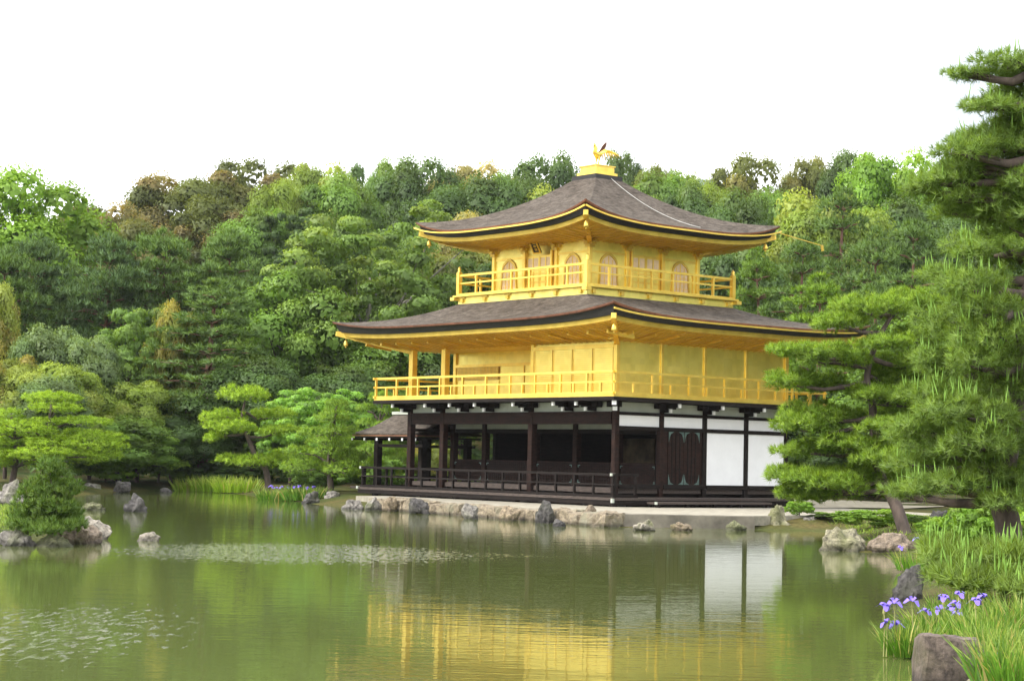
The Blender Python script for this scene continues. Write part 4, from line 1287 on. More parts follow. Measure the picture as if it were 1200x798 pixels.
def broadleaf(seed, H=14., W=10., nc=70, per=190, size=.30, openness=0., base=.16, top=1.15, tipamt=.5, limbs=6, clump=.15, flat=.8):
    rg = np.random.default_rng(seed)
    zc = H * (base + 1) / 2; rz = H * (1 - base) / 2
    cs = []
    ga = math.pi * (3 - math.sqrt(5))
    for i in range(nc):
        zz = 1 - 1.85 * (i + .5) / nc
        r = max(0, 1 - zz * zz) ** .36
        a = i * ga + rg.normal(0, .25)
        k = rg.uniform(.66, 1.0) if rg.random() > .25 else rg.uniform(.3, .65)
        cs.append((math.cos(a) * r * k * W / 2, math.sin(a) * r * k * W / 2, zc + zz * rz * k * rg.uniform(.78, .92)))
    cs = np.array(cs)
    keep = rg.random(nc) > openness
    cs = cs[keep]; nc = len(cs)
    cr = W * clump * rg.uniform(.7, 1.25, nc)
    cr *= np.where(cs[:, 2] > zc, 1.0, .95)
    idx = np.repeat(np.arange(nc), per)
    n = len(idx)
    d = unit(rg.normal(0, 1, (n, 3)) + unit(cs[idx] - np.array([0, 0, zc - rz * .5])) * .55 + np.array([0, 0, .35]))
    rr = rg.uniform(.55, 1.06, n) ** .6
    C = cs[idx] + d * (cr[idx] * rr)[:, None] * np.array([1, 1, flat])
    S = size * rg.uniform(.7, 1.35, n)
    fill = rg.random(n) < .22          # broad inner sprays that close the clump
    S = np.where(fill, S * 2.6, S)
    C = np.where(fill[:, None], cs[idx] + (C - cs[idx]) * .72, C)
    V, F, nn = leaf_cards(C, d + np.array([0, 0, .35]), S, rg)
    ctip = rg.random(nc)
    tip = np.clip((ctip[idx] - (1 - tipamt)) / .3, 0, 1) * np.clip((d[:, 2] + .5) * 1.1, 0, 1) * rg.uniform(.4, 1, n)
    var = np.clip(rg.normal(.5, .13, n) + (rg.random(nc)[idx] - .5) * .7, 0, 1)
    soft = unit(d * .95 + nn * .25 * np.sign((nn * d).sum(1, keepdims=True)) + np.array([0, 0, .1]))
    NV = np.repeat(soft, 4, 0)
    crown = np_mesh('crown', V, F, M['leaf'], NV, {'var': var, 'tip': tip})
    tb = MB()
    lean = rg.normal(0, .25, 2)
    tr = [(0, 0, -1.0), (lean[0] * .3, lean[1] * .3, H * .2), (lean[0], lean[1], H * .5), (lean[0] * 1.2, lean[1] * 1.2, H * .66)]
    tb.tube(tr, [H * .022, H * .018, H * .012, H * .004], 8)
    order = np.argsort(-np.linalg.norm(cs - np.array([0, 0, H * .4]), axis=1))
    for j in rg.choice(nc, min(nc, limbs * 3), replace=False):
        z0 = rg.uniform(.22, .6) * H
        z0 = min(z0, cs[j][2] * .85)
        p0 = np.array([lean[0] * z0 / H, lean[1] * z0 / H, z0]); p1 = cs[j]
        m_ = p0 + (p1 - p0) * .5 + np.array([0, 0, .05 * H * .5]) + rg.normal(0, .15, 3)
        tb.tube([p0, m_, p1], [H * .006, H * .004, H * .0015], 5, cap=False)
    return crown, tb

def pine_tall(seed, H=15., W=8., layers=9, per=24, k=12, nl=.42, trunkclear=.3, upright=.5, puff=.16, ntuft=46):
    rg = np.random.default_rng(seed)
    P = []; tb = MB()
    lean = rg.normal(0, .35, 2)
    def tp(f): return np.array([lean[0] * f * f, lean[1] * f * f, H * f])
    tb.tube([(0, 0, -1)] + [tp(f) for f in (.1, .3, .5, .7, .85, .97)], [H * .02, H * .018, H * .016, H * .013, H * .009, H * .006, H * .002], 8)
    Cs = []; Ds = []
    for i in range(layers):
        f = trunkclear + (1 - trunkclear) * (i + rg.uniform(.1, .6)) / layers
        rmax = W / 2 * (1 - ((f - trunkclear) / (1 - trunkclear)) ** 1.6 * .85) * rg.uniform(.8, 1.1)
        nb = 5 if i < layers - 2 else 3
        a0 = rg.uniform(0, 6.28)
        for j in range(nb):
            a = a0 + j * 2 * math.pi / nb + rg.normal(0, .25)
            r = rmax * rg.uniform(.6, 1.08)
            p0 = tp(f); p1 = p0 + np.array([math.cos(a) * r, math.sin(a) * r, rg.uniform(-.02, .10) * r + .2])
            tb.tube([p0, (p0 + p1) / 2 + np.array([0, 0, .06 * r]), p1], [H * .006, H * .004, H * .0015], 5, cap=False)
            for q in range(3):
                c = p0 + (p1 - p0) * (.45 + .3 * q) + rg.normal(0, .12 * W * .3, 3) * np.array([1, 1, .3])
                pr = W * puff * rg.uniform(.7, 1.15) * (1 - .15 * q)
                m_ = ntuft // 3
                d = unit(rg.normal(0, 1, (m_, 3)) * np.array([1, 1, .5]) + np.array([0, 0, .35]))
                Cs.append(c + d * pr * np.array([1, 1, .42]) * rg.uniform(.5, 1, (m_, 1)))
                Ds.append(unit(d + np.array([0, 0, upright])))
    m_ = 40
    d = unit(rg.normal(0, 1, (m_, 3)) + np.array([0, 0, .6])); Cs.append(tp(.97) + d * W * .09 * np.array([1, 1, 1.2])); Ds.append(unit(d + np.array([0, 0, 1])))
    C = np.concatenate(Cs); D = np.concatenate(Ds)
    V, F, dd = needle_tufts(C, D, np.full(len(C), nl), rg, k=k, spread=.5, width=.16)
    n = len(F); tv = np.repeat(rg.normal(.5, .2, len(C)), k)
    var = np.clip(tv + rg.normal(0, .12, n), 0, 1)
    tip = np.clip(np.repeat((rg.random(len(C)) > .75) * 1.0, k) * rg.uniform(.2, .9, n), 0, 1)
    nrm = unit(dd * .4 + np.repeat(D, k, 0) * .6 + np.array([0, 0, .35]))
    return np_mesh('crown', V, F, M['needle'], np.repeat(nrm, 3, 0), {'var': var, 'tip': tip}), tb

def pads_mesh(pads, rg, nl, dens, k=14, width=.07, spread=.62, upright=.75, cand=0, candlen=.25):
    """garden pine foliage: pads = list of (centre, rx, ry, rz)"""
    Cs = []; Ds = []; Ls = []
    for c, rx, ry, rz in pads:
        n = int(dens * (rx * ry) + 12)
        d = unit(rg.normal(0, 1, (n, 3)))
        low = d[:, 2] < -.15
        d[low, 2] *= .35
        d = unit(d)
        lump = 1 + .22 * np.sin(d[:, 0] * 5 + c[0] * 3) * np.cos(d[:, 1] * 5 + c[1] * 2) + rg.normal(0, .07, n)
        p = np.array(c) + d * np.array([rx, ry, rz]) * (lump * rg.uniform(.55, 1.0, n) ** .5)[:, None]
        Cs.append(p); Ds.append(unit(d * np.array([.9, .9, .6]) + np.array([0, 0, upright]))); Ls.append(np.full(n, nl) * rg.uniform(.8, 1.2, n))
    C = np.concatenate(Cs); D = np.concatenate(Ds); Ln = np.concatenate(Ls)
    V, F, dd = needle_tufts(C, D, Ln, rg, k=k, spread=spread, width=width)
    n = len(F)
    var = np.clip(np.repeat(rg.normal(.5, .2, len(C)), k) + rg.normal(0, .12, n), 0, 1)
    tip = np.repeat((rg.random(len(C)) > .55) * 1.0, k) * rg.uniform(.3, 1, n)
    nrm = unit(dd * .4 + np.repeat(D, k, 0) * .6 + np.array([0, 0, .2]))
    me = np_mesh('foliage', V, F, M['needle'], np.repeat(nrm, 3, 0), {'var': var, 'tip': tip})
    cm = None
    if cand:
        ok_ = np.where(D[:, 2] > .86)[0]
        sel = rg.choice(ok_, min(cand, len(ok_)), replace=False)
        tb = MB()
        for i in sel:
            d = unit(np.array([0, 0, 1]) + rg.normal(0, .14, 3))
            l = candlen * rg.uniform(.5, 1.2); r = candlen * .03
            tb.tube([C[i], C[i] + d * l * .5, C[i] + d * l], [r, r * 1.1, r * .25], 5, cap=False)
        cm = tb
    return me, cm

def niwaki(seed, H=4., W=4.5, layers=6):
    """a garden pine with flat cloud pads around a bent trunk"""
    rg = np.random.default_rng(seed)
    bend = rg.uniform(-.5, .5, 2) * W * .12
    def tp(f): return np.array([bend[0] * math.sin(f * 4), bend[1] * math.sin(f * 3.1 + .5), H * f * .93])
    tb = MB(); fs = np.linspace(0, 1, 9)
    tb.tube([(0, 0, -.4)] + [tp(f) for f in fs[1:]], list(np.linspace(.04, .012, 9) * H), 8)
    pads = []
    for i in range(layers):
        f = .32 + .68 * i / (layers - 1)
        nb = max(1, int(round(5 * (1 - f) + 1.5)))
        a0 = rg.uniform(0, 6.28)
        for j in range(nb):
            a = a0 + 2 * math.pi * j / nb + rg.normal(0, .3)
            r = W / 2 * (1.08 - f * .78) * rg.uniform(.55, .95) if f < .97 else 0
            c = tp(f) + np.array([math.cos(a) * r, math.sin(a) * r, rg.uniform(-.03, .05) * H])
            rx = W * rg.uniform(.15, .24) * (1.1 - .35 * f)
            pads.append((c, rx, rx * rg.uniform(.8, 1.1), rx * rg.uniform(.26, .38)))
            tb.tube([tp(max(.1, f - .1)), (tp(f) + c) / 2 + np.array([0, 0, -.02 * H]), c - np.array([0, 0, rx * .15])], [H * .014, H * .01, H * .005], 6, cap=False)
    me, _ = pads_mesh(pads, rg, .15, 330, k=14, width=.12)
    return me, tb

# ------------------------------------------------------------------ prototypes (meshes shared by the copies)
def proto(gen, tm, **k):
    crown, tb = gen(**k)
    return crown, tb.mesh('trunk', M[tm], smooth=True)
PROTO = {
 'A': [proto(broadleaf, 'trunk', seed=s, H=14, W=10, nc=62, per=620, size=.21, clump=.175) for s in (1, 2, 3)],
 'D': [proto(broadleaf, 'trunk', seed=s, H=14, W=9.5, nc=48, per=760, size=.22, clump=.21, flat=.9) for s in (14, 15)],
 'O': [proto(broadleaf, 'trunk', seed=s, H=14, W=10, nc=62, per=560, size=.21, clump=.165, openness=.22, limbs=9) for s in (21, 22)],
 'C': [proto(broadleaf, 'trunk', seed=s, H=15, W=8, nc=150, per=230, size=.19, clump=.09, flat=.6, base=.10) for s in (31, 32)],
 'F': [proto(broadleaf, 'trunk', seed=s, H=8, W=7, nc=130, per=190, size=.14, clump=.10, flat=.45, base=.12, openness=.1) for s in (41, 42)],
 'S': [proto(broadleaf, 'trunk', seed=s, H=3, W=4, nc=50, per=110, size=.16, clump=.14, flat=.7, base=.0, limbs=3) for s in (51, 52)],
 'P': [proto(pine_tall, 'redtrunk', seed=s) for s in (61, 62, 63)],
 'U': [proto(pine_tall, 'redtrunk', seed=s, H=14, W=9, layers=10, upright=2.2, puff=.2, nl=.5, trunkclear=.35, ntuft=60) for s in (71, 72)],
 'L': [proto(broadleaf, 'greytrunk', seed=s, H=20, W=15, nc=230, per=190, size=.21, clump=.075, flat=.55, openness=.12, limbs=9, base=.06) for s in (81,)],
 'N': [proto(niwaki, 'trunk', seed=s) for s in (91, 92, 93)],
}
PH = {'A': (14, 10), 'D': (14, 9.5), 'O': (14, 10), 'C': (15, 8), 'F': (8, 7), 'S': (3, 4), 'P': (15, 8), 'U': (14, 9), 'L': (20, 15), 'N': (4, 4.5)}
KIND = {'A': 'broadleaf_tree', 'D': 'broadleaf_tree', 'O': 'broadleaf_tree', 'C': 'conifer_tree', 'F': 'maple_tree', 'S': 'shrub', 'P': 'pine_tree', 'U': 'pine_tree', 'L': 'old_tree', 'N': 'garden_pine'}
CATS = {'broadleaf_tree': 'tree', 'conifer_tree': 'tree', 'maple_tree': 'tree', 'shrub': 'shrub', 'pine_tree': 'pine tree', 'old_tree': 'tree', 'garden_pine': 'pine tree'}
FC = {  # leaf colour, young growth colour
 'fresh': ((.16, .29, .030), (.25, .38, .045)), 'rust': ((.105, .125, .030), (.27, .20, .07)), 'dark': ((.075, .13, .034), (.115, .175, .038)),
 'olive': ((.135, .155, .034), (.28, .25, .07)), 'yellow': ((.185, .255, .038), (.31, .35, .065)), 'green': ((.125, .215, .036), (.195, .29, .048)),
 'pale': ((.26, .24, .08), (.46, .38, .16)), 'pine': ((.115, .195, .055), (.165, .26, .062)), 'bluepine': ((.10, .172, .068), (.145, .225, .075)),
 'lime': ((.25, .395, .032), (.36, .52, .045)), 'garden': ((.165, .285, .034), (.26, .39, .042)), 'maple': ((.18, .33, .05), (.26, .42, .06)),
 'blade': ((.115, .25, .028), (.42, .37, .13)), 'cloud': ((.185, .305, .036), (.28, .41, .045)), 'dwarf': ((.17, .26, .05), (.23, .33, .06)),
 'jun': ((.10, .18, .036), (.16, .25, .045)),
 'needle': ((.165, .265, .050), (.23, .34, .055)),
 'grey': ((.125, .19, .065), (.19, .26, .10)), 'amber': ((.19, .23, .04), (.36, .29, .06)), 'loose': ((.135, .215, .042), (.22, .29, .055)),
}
rtree = random.Random(3)
def tree(kind, px, ytop, wpx, dist, col, label, dz=0., group=None, hmin=None, ybase=None):
    pl = PROTO[kind]; H0, W0 = PH[kind]
    c = at(px, 400, dist)
    while tz(c[0], c[1]) < .25 and dist < 130:
        dist += 1.0; c = at(px, 400, dist)
    z0 = tz(c[0], c[1])
    top = at(px, ytop, dist)[2]
    Wm = wpx * mpp(dist) * (1.12 if dist > 100 else 1)
    Hm = top - z0
    base = z0 + dz
    if hmin and Hm < hmin: pass
    cr, tr = pl[rtree.randrange(len(pl))]
    nm = KIND[kind]
    root = empty(nm, (c[0], c[1], base), label, CATS[nm], group or ('trees of the wooded hillside' if dist > 95 else 'trees around the pond'))
    sx = Wm / W0; sz = (top - base) / H0
    root.rotation_euler = (0, 0, rtree.uniform(0, 6.28)); root.scale = (sx, sx, sz)
    t = link('trunk', tr, root); f = link('crown', cr, root)
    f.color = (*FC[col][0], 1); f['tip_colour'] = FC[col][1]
    j = rtree.uniform(1.0, 1.22)
    f.color = tuple(x * j for x in FC[col][0]) + (1,)
    return root

# ------------------------------------------------------------------ the wooded hillside
HILL = [
 # skyline
 ('D', 10, 208, 165, 128, 'fresh', 'large fresh green rounded tree at the far left of the skyline'),
 ('A', 118, 232, 105, 165, 'rust', 'rust tinted tree just right of the fresh green tree on the skyline'),
 ('A', 215, 192, 130, 180, 'rust', 'broad rust tinted crown on the left slope of the skyline'),
 ('O', 312, 173, 120, 185, 'rust', 'open rust and olive crown with sky gaps, highest at left of the ridge'),
 ('A', 372, 184, 80, 178, 'yellow', 'yellow green crown between the open rust crown and the dark lone crown'),
 ('O', 428, 176, 62, 190, 'dark', 'dark open crown standing alone on the ridge left of the pavilion'),
 ('D', 487, 192, 90, 175, 'dark', 'blue green dense crown on the ridge left of the upper roof tip'),
 ('A', 560, 185, 92, 185, 'pale', 'pale rusty yellow crown on the ridge above the left roof slope'),
 ('D', 642, 185, 86, 175, 'dark', 'dark green crown on the ridge just left of the golden finial'),
 ('D', 728, 182, 54, 185, 'dark', 'small dark crown on the ridge just right of the phoenix'),
 ('A', 772, 189, 70, 180, 'olive', 'olive crown on the ridge between the phoenix and the sky notch'),
 ('A', 815, 200, 66, 170, 'yellow', 'yellow olive crown under the notch in the ridge'),
 ('O', 882, 171, 104, 180, 'olive', 'open dark olive crown with a sky gap on the right ridge'),
 ('A', 948, 178, 76, 182, 'olive', 'olive crown right of the open crown on the right ridge'),
 ('D', 994, 184, 72, 175, 'dark', 'dark rounded crown left of the fluffy light green crown'),
 ('A', 1046, 169, 112, 150, 'fresh', 'fluffy light green crown on the ridge at right'),
 ('D', 1120, 186, 90, 170, 'dark', 'dark crown half hidden behind the near pine branches at right'),
 ('A', 690, 196, 60, 182, 'olive', 'olive crown behind the golden pedestal'),
 ('D', 1190, 190, 100, 165, 'green', 'green crown behind the near pine at the right picture edge'),
 ('A', -60, 240, 120, 140, 'green', 'mid green crown cut by the left picture edge'),
 ('O', 262, 196, 70, 190, 'olive', 'olive crown behind the two rust crowns on the left ridge'),
 ('D', 455, 194, 60, 186, 'green', 'small green crown filling the ridge right of the dark lone crown'),
 ('A', 520, 198, 70, 188, 'olive', 'olive crown in the dip of the ridge before the pale rusty crown'),
 ('D', 606, 204, 74, 180, 'green', 'green crown in the dip of the ridge behind the left roof slope'),
 # second row
 ('A', 70, 268, 120, 148, 'rust', 'dark rust crown below the fresh green tree on the left slope'),
 ('A', 152, 255, 110, 155, 'rust', 'rust crown in the middle of the left slope'),
 ('A', 258, 232, 110, 160, 'rust', 'rust and green crown below the open rust crown'),
 ('C', 335, 226, 84, 140, 'dark', 'dark dense conifer column left of the old loose limbed tree'),
 ('D', 296, 246, 90, 142, 'green', 'mid green crown beside the dark conifer column'),
 ('A', 318, 212, 86, 158, 'yellow', 'bright yellow green crown above the dark conifer column'),
 ('D', 385, 210, 100, 158, 'green', 'green crown behind the top of the old loose limbed tree'),
 ('D', 545, 208, 120, 150, 'dark', 'dark blue green crown above the left tip of the upper roof'),
 ('A', 548, 243, 122, 118, 'pale', 'pale yellow tree peeping over the left tip of the upper roof'),
 ('D', 610, 214, 90, 150, 'dark', 'dark crown behind the left slope of the upper roof'),
 ('A', 545, 284, 130, 112, 'olive', 'brownish olive tree left of the third floor balcony'),
 ('D', 500, 262, 90, 125, 'dark', 'shaded dark tree between the old loose tree and the roof tip'),
 ('A', 660, 210, 90, 150, 'yellow', 'yellow green crown just behind the upper roof ridge at left'),
 ('D', 765, 204, 84, 150, 'green', 'green crown behind the right slope of the upper roof'),
 ('D', 800, 222, 80, 138, 'dark', 'dark green crown over the middle of the right roof slope'),
 ('A', 838, 214, 84, 152, 'yellow', 'yellow green crown over the right roof slope'),
 ('D', 862, 232, 90, 130, 'dark', 'dark dense crown above the right end of the upper roof'),
 ('D', 915, 228, 100, 140, 'green', 'dark mid green crown right of the upper roof'),
 ('A', 968, 214, 120, 126, 'yellow', 'large yellow green tree right of the upper roof tip'),
 ('D', 1055, 236, 120, 135, 'dark', 'dark green crown below the fluffy light green crown'),
 ('D', 1140, 240, 120, 130, 'dark', 'dark green crown behind the needles of the near pine'),
 # pine belt on the left
 ('U', 40, 284, 130, 118, 'bluepine', 'blue green bushy pine at the left end of the pine belt'),
 ('U', 122, 286, 124, 116, 'bluepine', 'second bushy pine from left in the pine belt'),
 ('U', 192, 280, 124, 118, 'pine', 'bushy pine in the middle of the pine belt'),
 ('U', 268, 282, 120, 117, 'pine', 'bushy pine at the right end of the pine belt'),
 ('U', 0, 300, 120, 114, 'pine', 'bushy pine cut by the left picture edge'),
 # mid trees
 ('A', -12, 330, 70, 100, 'amber', 'amber and yellow tree cut by the left picture edge'),
 ('L', 432, 206, 240, 105, 'loose', 'huge old tree with pale grey limbs and loose foliage left of the pavilion'),
 ('F', 152, 352, 120, 100, 'green', 'soft light green layered tree below the pine belt'),
 ('P', 242, 334, 190, 95, 'pine', 'tall red trunked pine left of centre behind the leaning garden pine'),
 ('A', 205, 345, 60, 99, 'amber', 'small amber tipped tree beside the tall red trunked pine'),
 ('A', 345, 318, 150, 103, 'green', 'light green bushy tree between the tall pine and the old tree'),
 ('A', 72, 422, 110, 92, 'yellow', 'yellow green low tree above the bright spreading pine'),
 ('A', 166, 444, 90, 91, 'yellow', 'small yellow green tree left of the tall pine trunk'),
 ('D', 55, 388, 90, 97, 'grey', 'grey green glossy bush in the shade under the pine belt'),
 ('D', 110, 400, 80, 96, 'grey', 'silvery green bush beside the layered light green tree'),
 ('D', 60, 444, 90, 90, 'grey', 'silvery leaved bush behind the bright spreading pine'),
 ('A', 12, 410, 80, 94, 'amber', 'reddish green tree at the left edge behind the bright spreading pine'),
 ('F', 385, 448, 110, 88, 'maple', 'feathery bright green maple behind the garden pines left of the fishing deck'),
 ('F', 345, 452, 80, 90, 'maple', 'smaller feathery maple left of the bright feathery maple'),
 ('D', 480, 330, 130, 108, 'loose', 'shaggy green tree behind the lower roof tip'),
 ('D', 470, 400, 140, 100, 'green', 'green tree seen through the open second floor porch'),
 ('D', 300, 420, 120, 96, 'dark', 'dark undergrowth tree behind the leaning garden pine'),
 ('D', 210, 460, 120, 93, 'dark', 'dark bush below the tall red trunked pine'),
 ('D', 405, 430, 120, 97, 'dark', 'dark tree behind the feathery maples'),
 ('D', 145, 490, 120, 90, 'green', 'dull green bush right of the spreading pine'),
 ('D', 540, 380, 120, 100, 'dark', 'dark tree behind the second floor porch columns'),
 ('D', 600, 300, 120, 110, 'dark', 'dark tree hidden behind the third floor'),
 ('D', 860, 290, 110, 108, 'dark', 'dark tree right of the third floor wall'),
 ('P', 934, 288, 130, 98, 'pine', 'red trunked pine close right of the upper roof spout'),
 ('P', 980, 232, 130, 110, 'pine', 'tall thin pine with a bare trunk in front of the yellow green tree'),
 ('P', 1022, 276, 130, 96, 'pine', 'soft green pine right of the tall thin pine'),
 ('P', 895, 300, 110, 100, 'green', 'light green pine just right of the third floor balcony'),
 ('P', 960, 330, 140, 90, 'garden', 'bright pine top above the right end of the lower roof'),
 ('P', 1070, 270, 150, 92, 'pine', 'soft green pine behind the near pine shoots'),
 ('P', 1030, 340, 150, 86, 'pine', 'dull green pine behind the layered pine'),
 ('D', 1080, 380, 160, 84, 'green', 'green tree filling the gap between layered and near pine'),
 ('D', 960, 440, 130, 92, 'dark', 'dark tree behind the pavilion right corner'),
 ('D', 1150, 420, 170, 80, 'green', 'green tree behind the near pine trunk'),
 ('D', 1000, 500, 110, 84, 'dark', 'dark bush behind the trunk of the layered pine'),
]
for t in HILL: tree(*t)
for x_, y_, h_, w_, lab in [(15, 17, 12, 9, 'nearest added broadleaf tree northeast of the pavilion, unseen outside the picture'), (24, 20, 14, 10, 'unseen added broadleaf tree east of the pavilion beyond the layered pine'), (19, 30, 15, 11, 'unseen added broadleaf tree behind the nearest tree northeast of the pavilion'),  # unseen trees added to dim the east gold wall and reflect green in it
        (33, 26, 14, 11, 'unseen added broadleaf tree in the eastern grove above the near pine'), (29, 40, 16, 12, 'rear unseen broadleaf tree added to the eastern grove'), (9, 27, 14, 10, 'unseen added broadleaf tree north of the gravel path'), (42, 35, 15, 11, 'easternmost unseen broadleaf tree added to the grove')]:
    v_ = PROTO['D'][int(x_) % 2]
    rt_ = empty('broadleaf_tree', (x_, y_, tz(x_, y_)), lab, 'tree', 'unseen trees added east of the pavilion')
    rt_.scale = (w_ / 9.5, w_ / 9.5, h_ / 14)
    link('trunk', v_[1], rt_); f_ = link('crown', v_[0], rt_); f_.color = (*FC['green'][0], 1); f_['tip_colour'] = FC['green'][1]
# garden pines on the far shore
tree('N', 62, 462, 180, 72, 'lime', 'bright spreading garden pine at the left shore behind the islet', group='garden pines at the shore')
tree('N', 150, 484, 120, 80, 'garden', 'darker garden pine right of the bright spreading pine', group='garden pines at the shore')
tree('N', 394, 470, 120, 76, 'garden', 'garden pine with cloud pads left of the fishing deck', group='garden pines at the shore')
tree('N', 448, 462, 90, 84, 'garden', 'garden pine seen behind the little deck roof', group='garden pines at the shore')
tree('N', 20, 480, 110, 78, 'lime', 'smaller bright pine at the left edge behind the spreading pine', group='garden pines at the shore')
tree('S', 190, 520, 90, 88, 'green', 'rounded green shrub at the inlet', group='shrubs on the far shore')
tree('S', 225, 535, 70, 90, 'dark', 'dark shrub behind the reeds', group='shrubs on the far shore')
tree('S', 130, 535, 70, 82, 'garden', 'small bright shrub right of the spreading pine', group='shrubs on the far shore')
tree('S', 440, 535, 90, 82, 'green', 'green shrub seen through the fishing deck', group='shrubs on the far shore')
tree('S', 500, 520, 90, 86, 'amber', 'amber green shrub seen between the porch columns', group='shrubs on the far shore')
tree('S', 375, 545, 60, 82, 'green', 'green shrub under the cloud padded pine', group='shrubs on the far shore')
tree('S', 270, 545, 90, 90, 'dark', 'dark shrub at the foot of the wood behind the reeds', group='shrubs on the far shore')

# hand shaped pines: pads given as (px, py, half width, half height, distance)
def shaped_pine(name, label, base, trunk, pads, col, dist, nl, dens, k, width, tm='trunk', cand=0, candlen=.25, group=None, seed=1, rtr=.2, upright=.75, spread=.62):
    rg = np.random.default_rng(seed)
    b0 = base
    root = empty(name, tuple(b0), label, 'pine tree', group)
    R0 = np.array(b0)
    tb = MB()
    tp = [at(x, y, d) - R0 for x, y, d in trunk]
    tp[0] = np.array([0, 0, -.5])
    # smooth the trunk line
    P = []
    for i in range(len(tp) - 1):
        for q in range(4):
            t = q / 4; p0 = tp[max(i - 1, 0)]; p1 = tp[i]; p2 = tp[i + 1]; p3 = tp[min(i + 2, len(tp) - 1)]
            P.append(.5 * ((2 * p1) + (p2 - p0) * t + (2 * p0 - 5 * p1 + 4 * p2 - p3) * t * t + (3 * p1 - p0 - 3 * p2 + p3) * t ** 3))
    P.append(tp[-1])
    tb.tube(P, list(np.linspace(1, .28, len(P)) * rtr), 10)
    pd = []
    for x, y, hw, hh, d in pads:
        c = at(x, y, d) - R0; m = mpp(d)
        pd.append((c, hw * m, hw * m * rg.uniform(.75, 1.0), hh * m * 1.05))
        # branch from the nearest lower trunk point
        dist_ = [np.linalg.norm((q - c) * np.array([1, 1, 1.6])) + (3 if q[2] > c[2] + .2 else 0) for q in P]
        s = P[int(np.argmin(dist_))]
        e_ = c - np.array([0, 0, hh * m * .35])
        mid = s + (e_ - s) * .5 + np.array([0, 0, -.04 * np.linalg.norm(e_ - s)]) + rg.normal(0, .05 * np.linalg.norm(e_ - s), 3)
        tb.tube([s, s + (mid - s) * .5 + rg.normal(0, .02, 3), mid, (mid + e_) / 2, e_], [rtr * .42, rtr * .36, rtr * .3, rtr * .22, rtr * .12], 7, cap=False)
        for q in range(3):
            f_ = c + np.array([rg.uniform(-.7, .7) * hw * m, rg.uniform(-.5, .5) * hw * m, 0])
            tb.tube([mid, (mid + f_) / 2 + rg.normal(0, .03, 3), f_], [rtr * .16, rtr * .12, rtr * .05], 5, cap=False)
    # split pads in lumps so that the outline is uneven
    sub = []
    for c, rx, ry, rz in pd:
        nsub = 7
        sub.append((c, rx * .62, ry * .62, rz * .8))
        for q in range(nsub):
            a = 2 * math.pi * q / nsub + rg.uniform(-.3, .3); f_ = rg.uniform(.5, .8)
            s_ = rg.uniform(.28, .45)
            sub.append((c + np.array([math.cos(a) * rx * f_, math.sin(a) * ry * f_, rg.uniform(-.35, .3) * rz]), rx * s_, ry * s_, rz * rg.uniform(.45, .7)))
    me, cm = pads_mesh(sub, rg, nl, dens, k=k, width=width, cand=cand, candlen=candlen, upright=upright, spread=spread)
    link('trunk', tb.mesh('trunk', M[tm], smooth=True), root)
    f = link('foliage', me, root); f.color = (*FC[col][0], 1); f['tip_colour'] = FC[col][1]
    if cm:
        c_ = link('young_shoots', cm.mesh('young_shoots', M['shoot'], smooth=True), root); tag(c_, kind='stuff')
    return root
M['shoot'] = plain('young_pine_shoot', (.20, .36, .05), .7, var=.2)
# leaning garden pine on the far shore
b0 = ground(318, 578, .45)
D3 = 81
shaped_pine('garden_pine', 'leaning garden pine with dark tilted trunk between reeds and purple iris bed', (*at(318, 500, D3)[:2], .35),
            [(318, 570, D3), (312, 552, D3), (300, 535, D3), (290, 512, D3), (283, 495, D3), (287, 470, D3)],
            [(290, 462, 34, 12, D3), (262, 488, 26, 10, D3), (318, 487, 28, 9, D3 + .8), (275, 500, 36, 9, D3 - .8), (250, 512, 14, 8, D3), (325, 505, 26, 9, D3), (298, 540, 30, 10, D3 - .5), (330, 535, 20, 9, D3 + .6), (270, 538, 18, 8, D3)],
            'lime', D3, .17, 200, 14, .13, seed=5, rtr=.15, group='garden pines at the shore')
D = 47.5
shaped_pine('layered_pine', 'layered cloud pruned pine with bent reddish trunk beside the right end of the pavilion', (*at(1068, 600, D - 1)[:2], tz(*at(1068, 600, D - 1)[:2])),
            [(1068, 620, D - 1), (1050, 592, D - .6), (1036, 568, D), (1027, 540, D), (1024, 505, D), (1022, 470, D), (1016, 440, D), (1028, 400, D), (1045, 370, D)],
            [(1020, 362, 52, 17, D), (985, 378, 34, 13, D - .5), (1062, 352, 44, 16, D + .8), (1075, 395, 46, 18, D + .6),
             (968, 418, 52, 17, D - .6), (930, 412, 30, 10, D - .8), (1010, 424, 44, 15, D + .8), (925, 446, 34, 14, D - .3), (965, 450, 36, 13, D + .5),
             (1050, 444, 46, 18, D + .8), (1030, 464, 36, 14, D - .6), (955, 486, 50, 19, D), (938, 500, 34, 13, D - .5), (1000, 492, 34, 14, D + .8), (1055, 488, 44, 18, D + .9),
             (950, 527, 44, 13, D + .6), (1000, 522, 50, 15, D - .3), (925, 556, 34, 12, D - .4), (960, 565, 50, 17, D - .6), (1005, 560, 54, 17, D + .4), (945, 580, 38, 13, D + .2), (1045, 555, 54, 20, D + 1.0), (1010, 578, 50, 10, D + 1), (1038, 402, 36, 12, D - .9), (1045, 500, 34, 12, D - 1.0), (1040, 536, 40, 12, D - 1.0), (1062, 470, 40, 18, D - .4), (1080, 430, 40, 20, D)],
            'cloud', D, .16, 560, 16, .09, tm='trunk', seed=7, rtr=.17)
D = 27.5
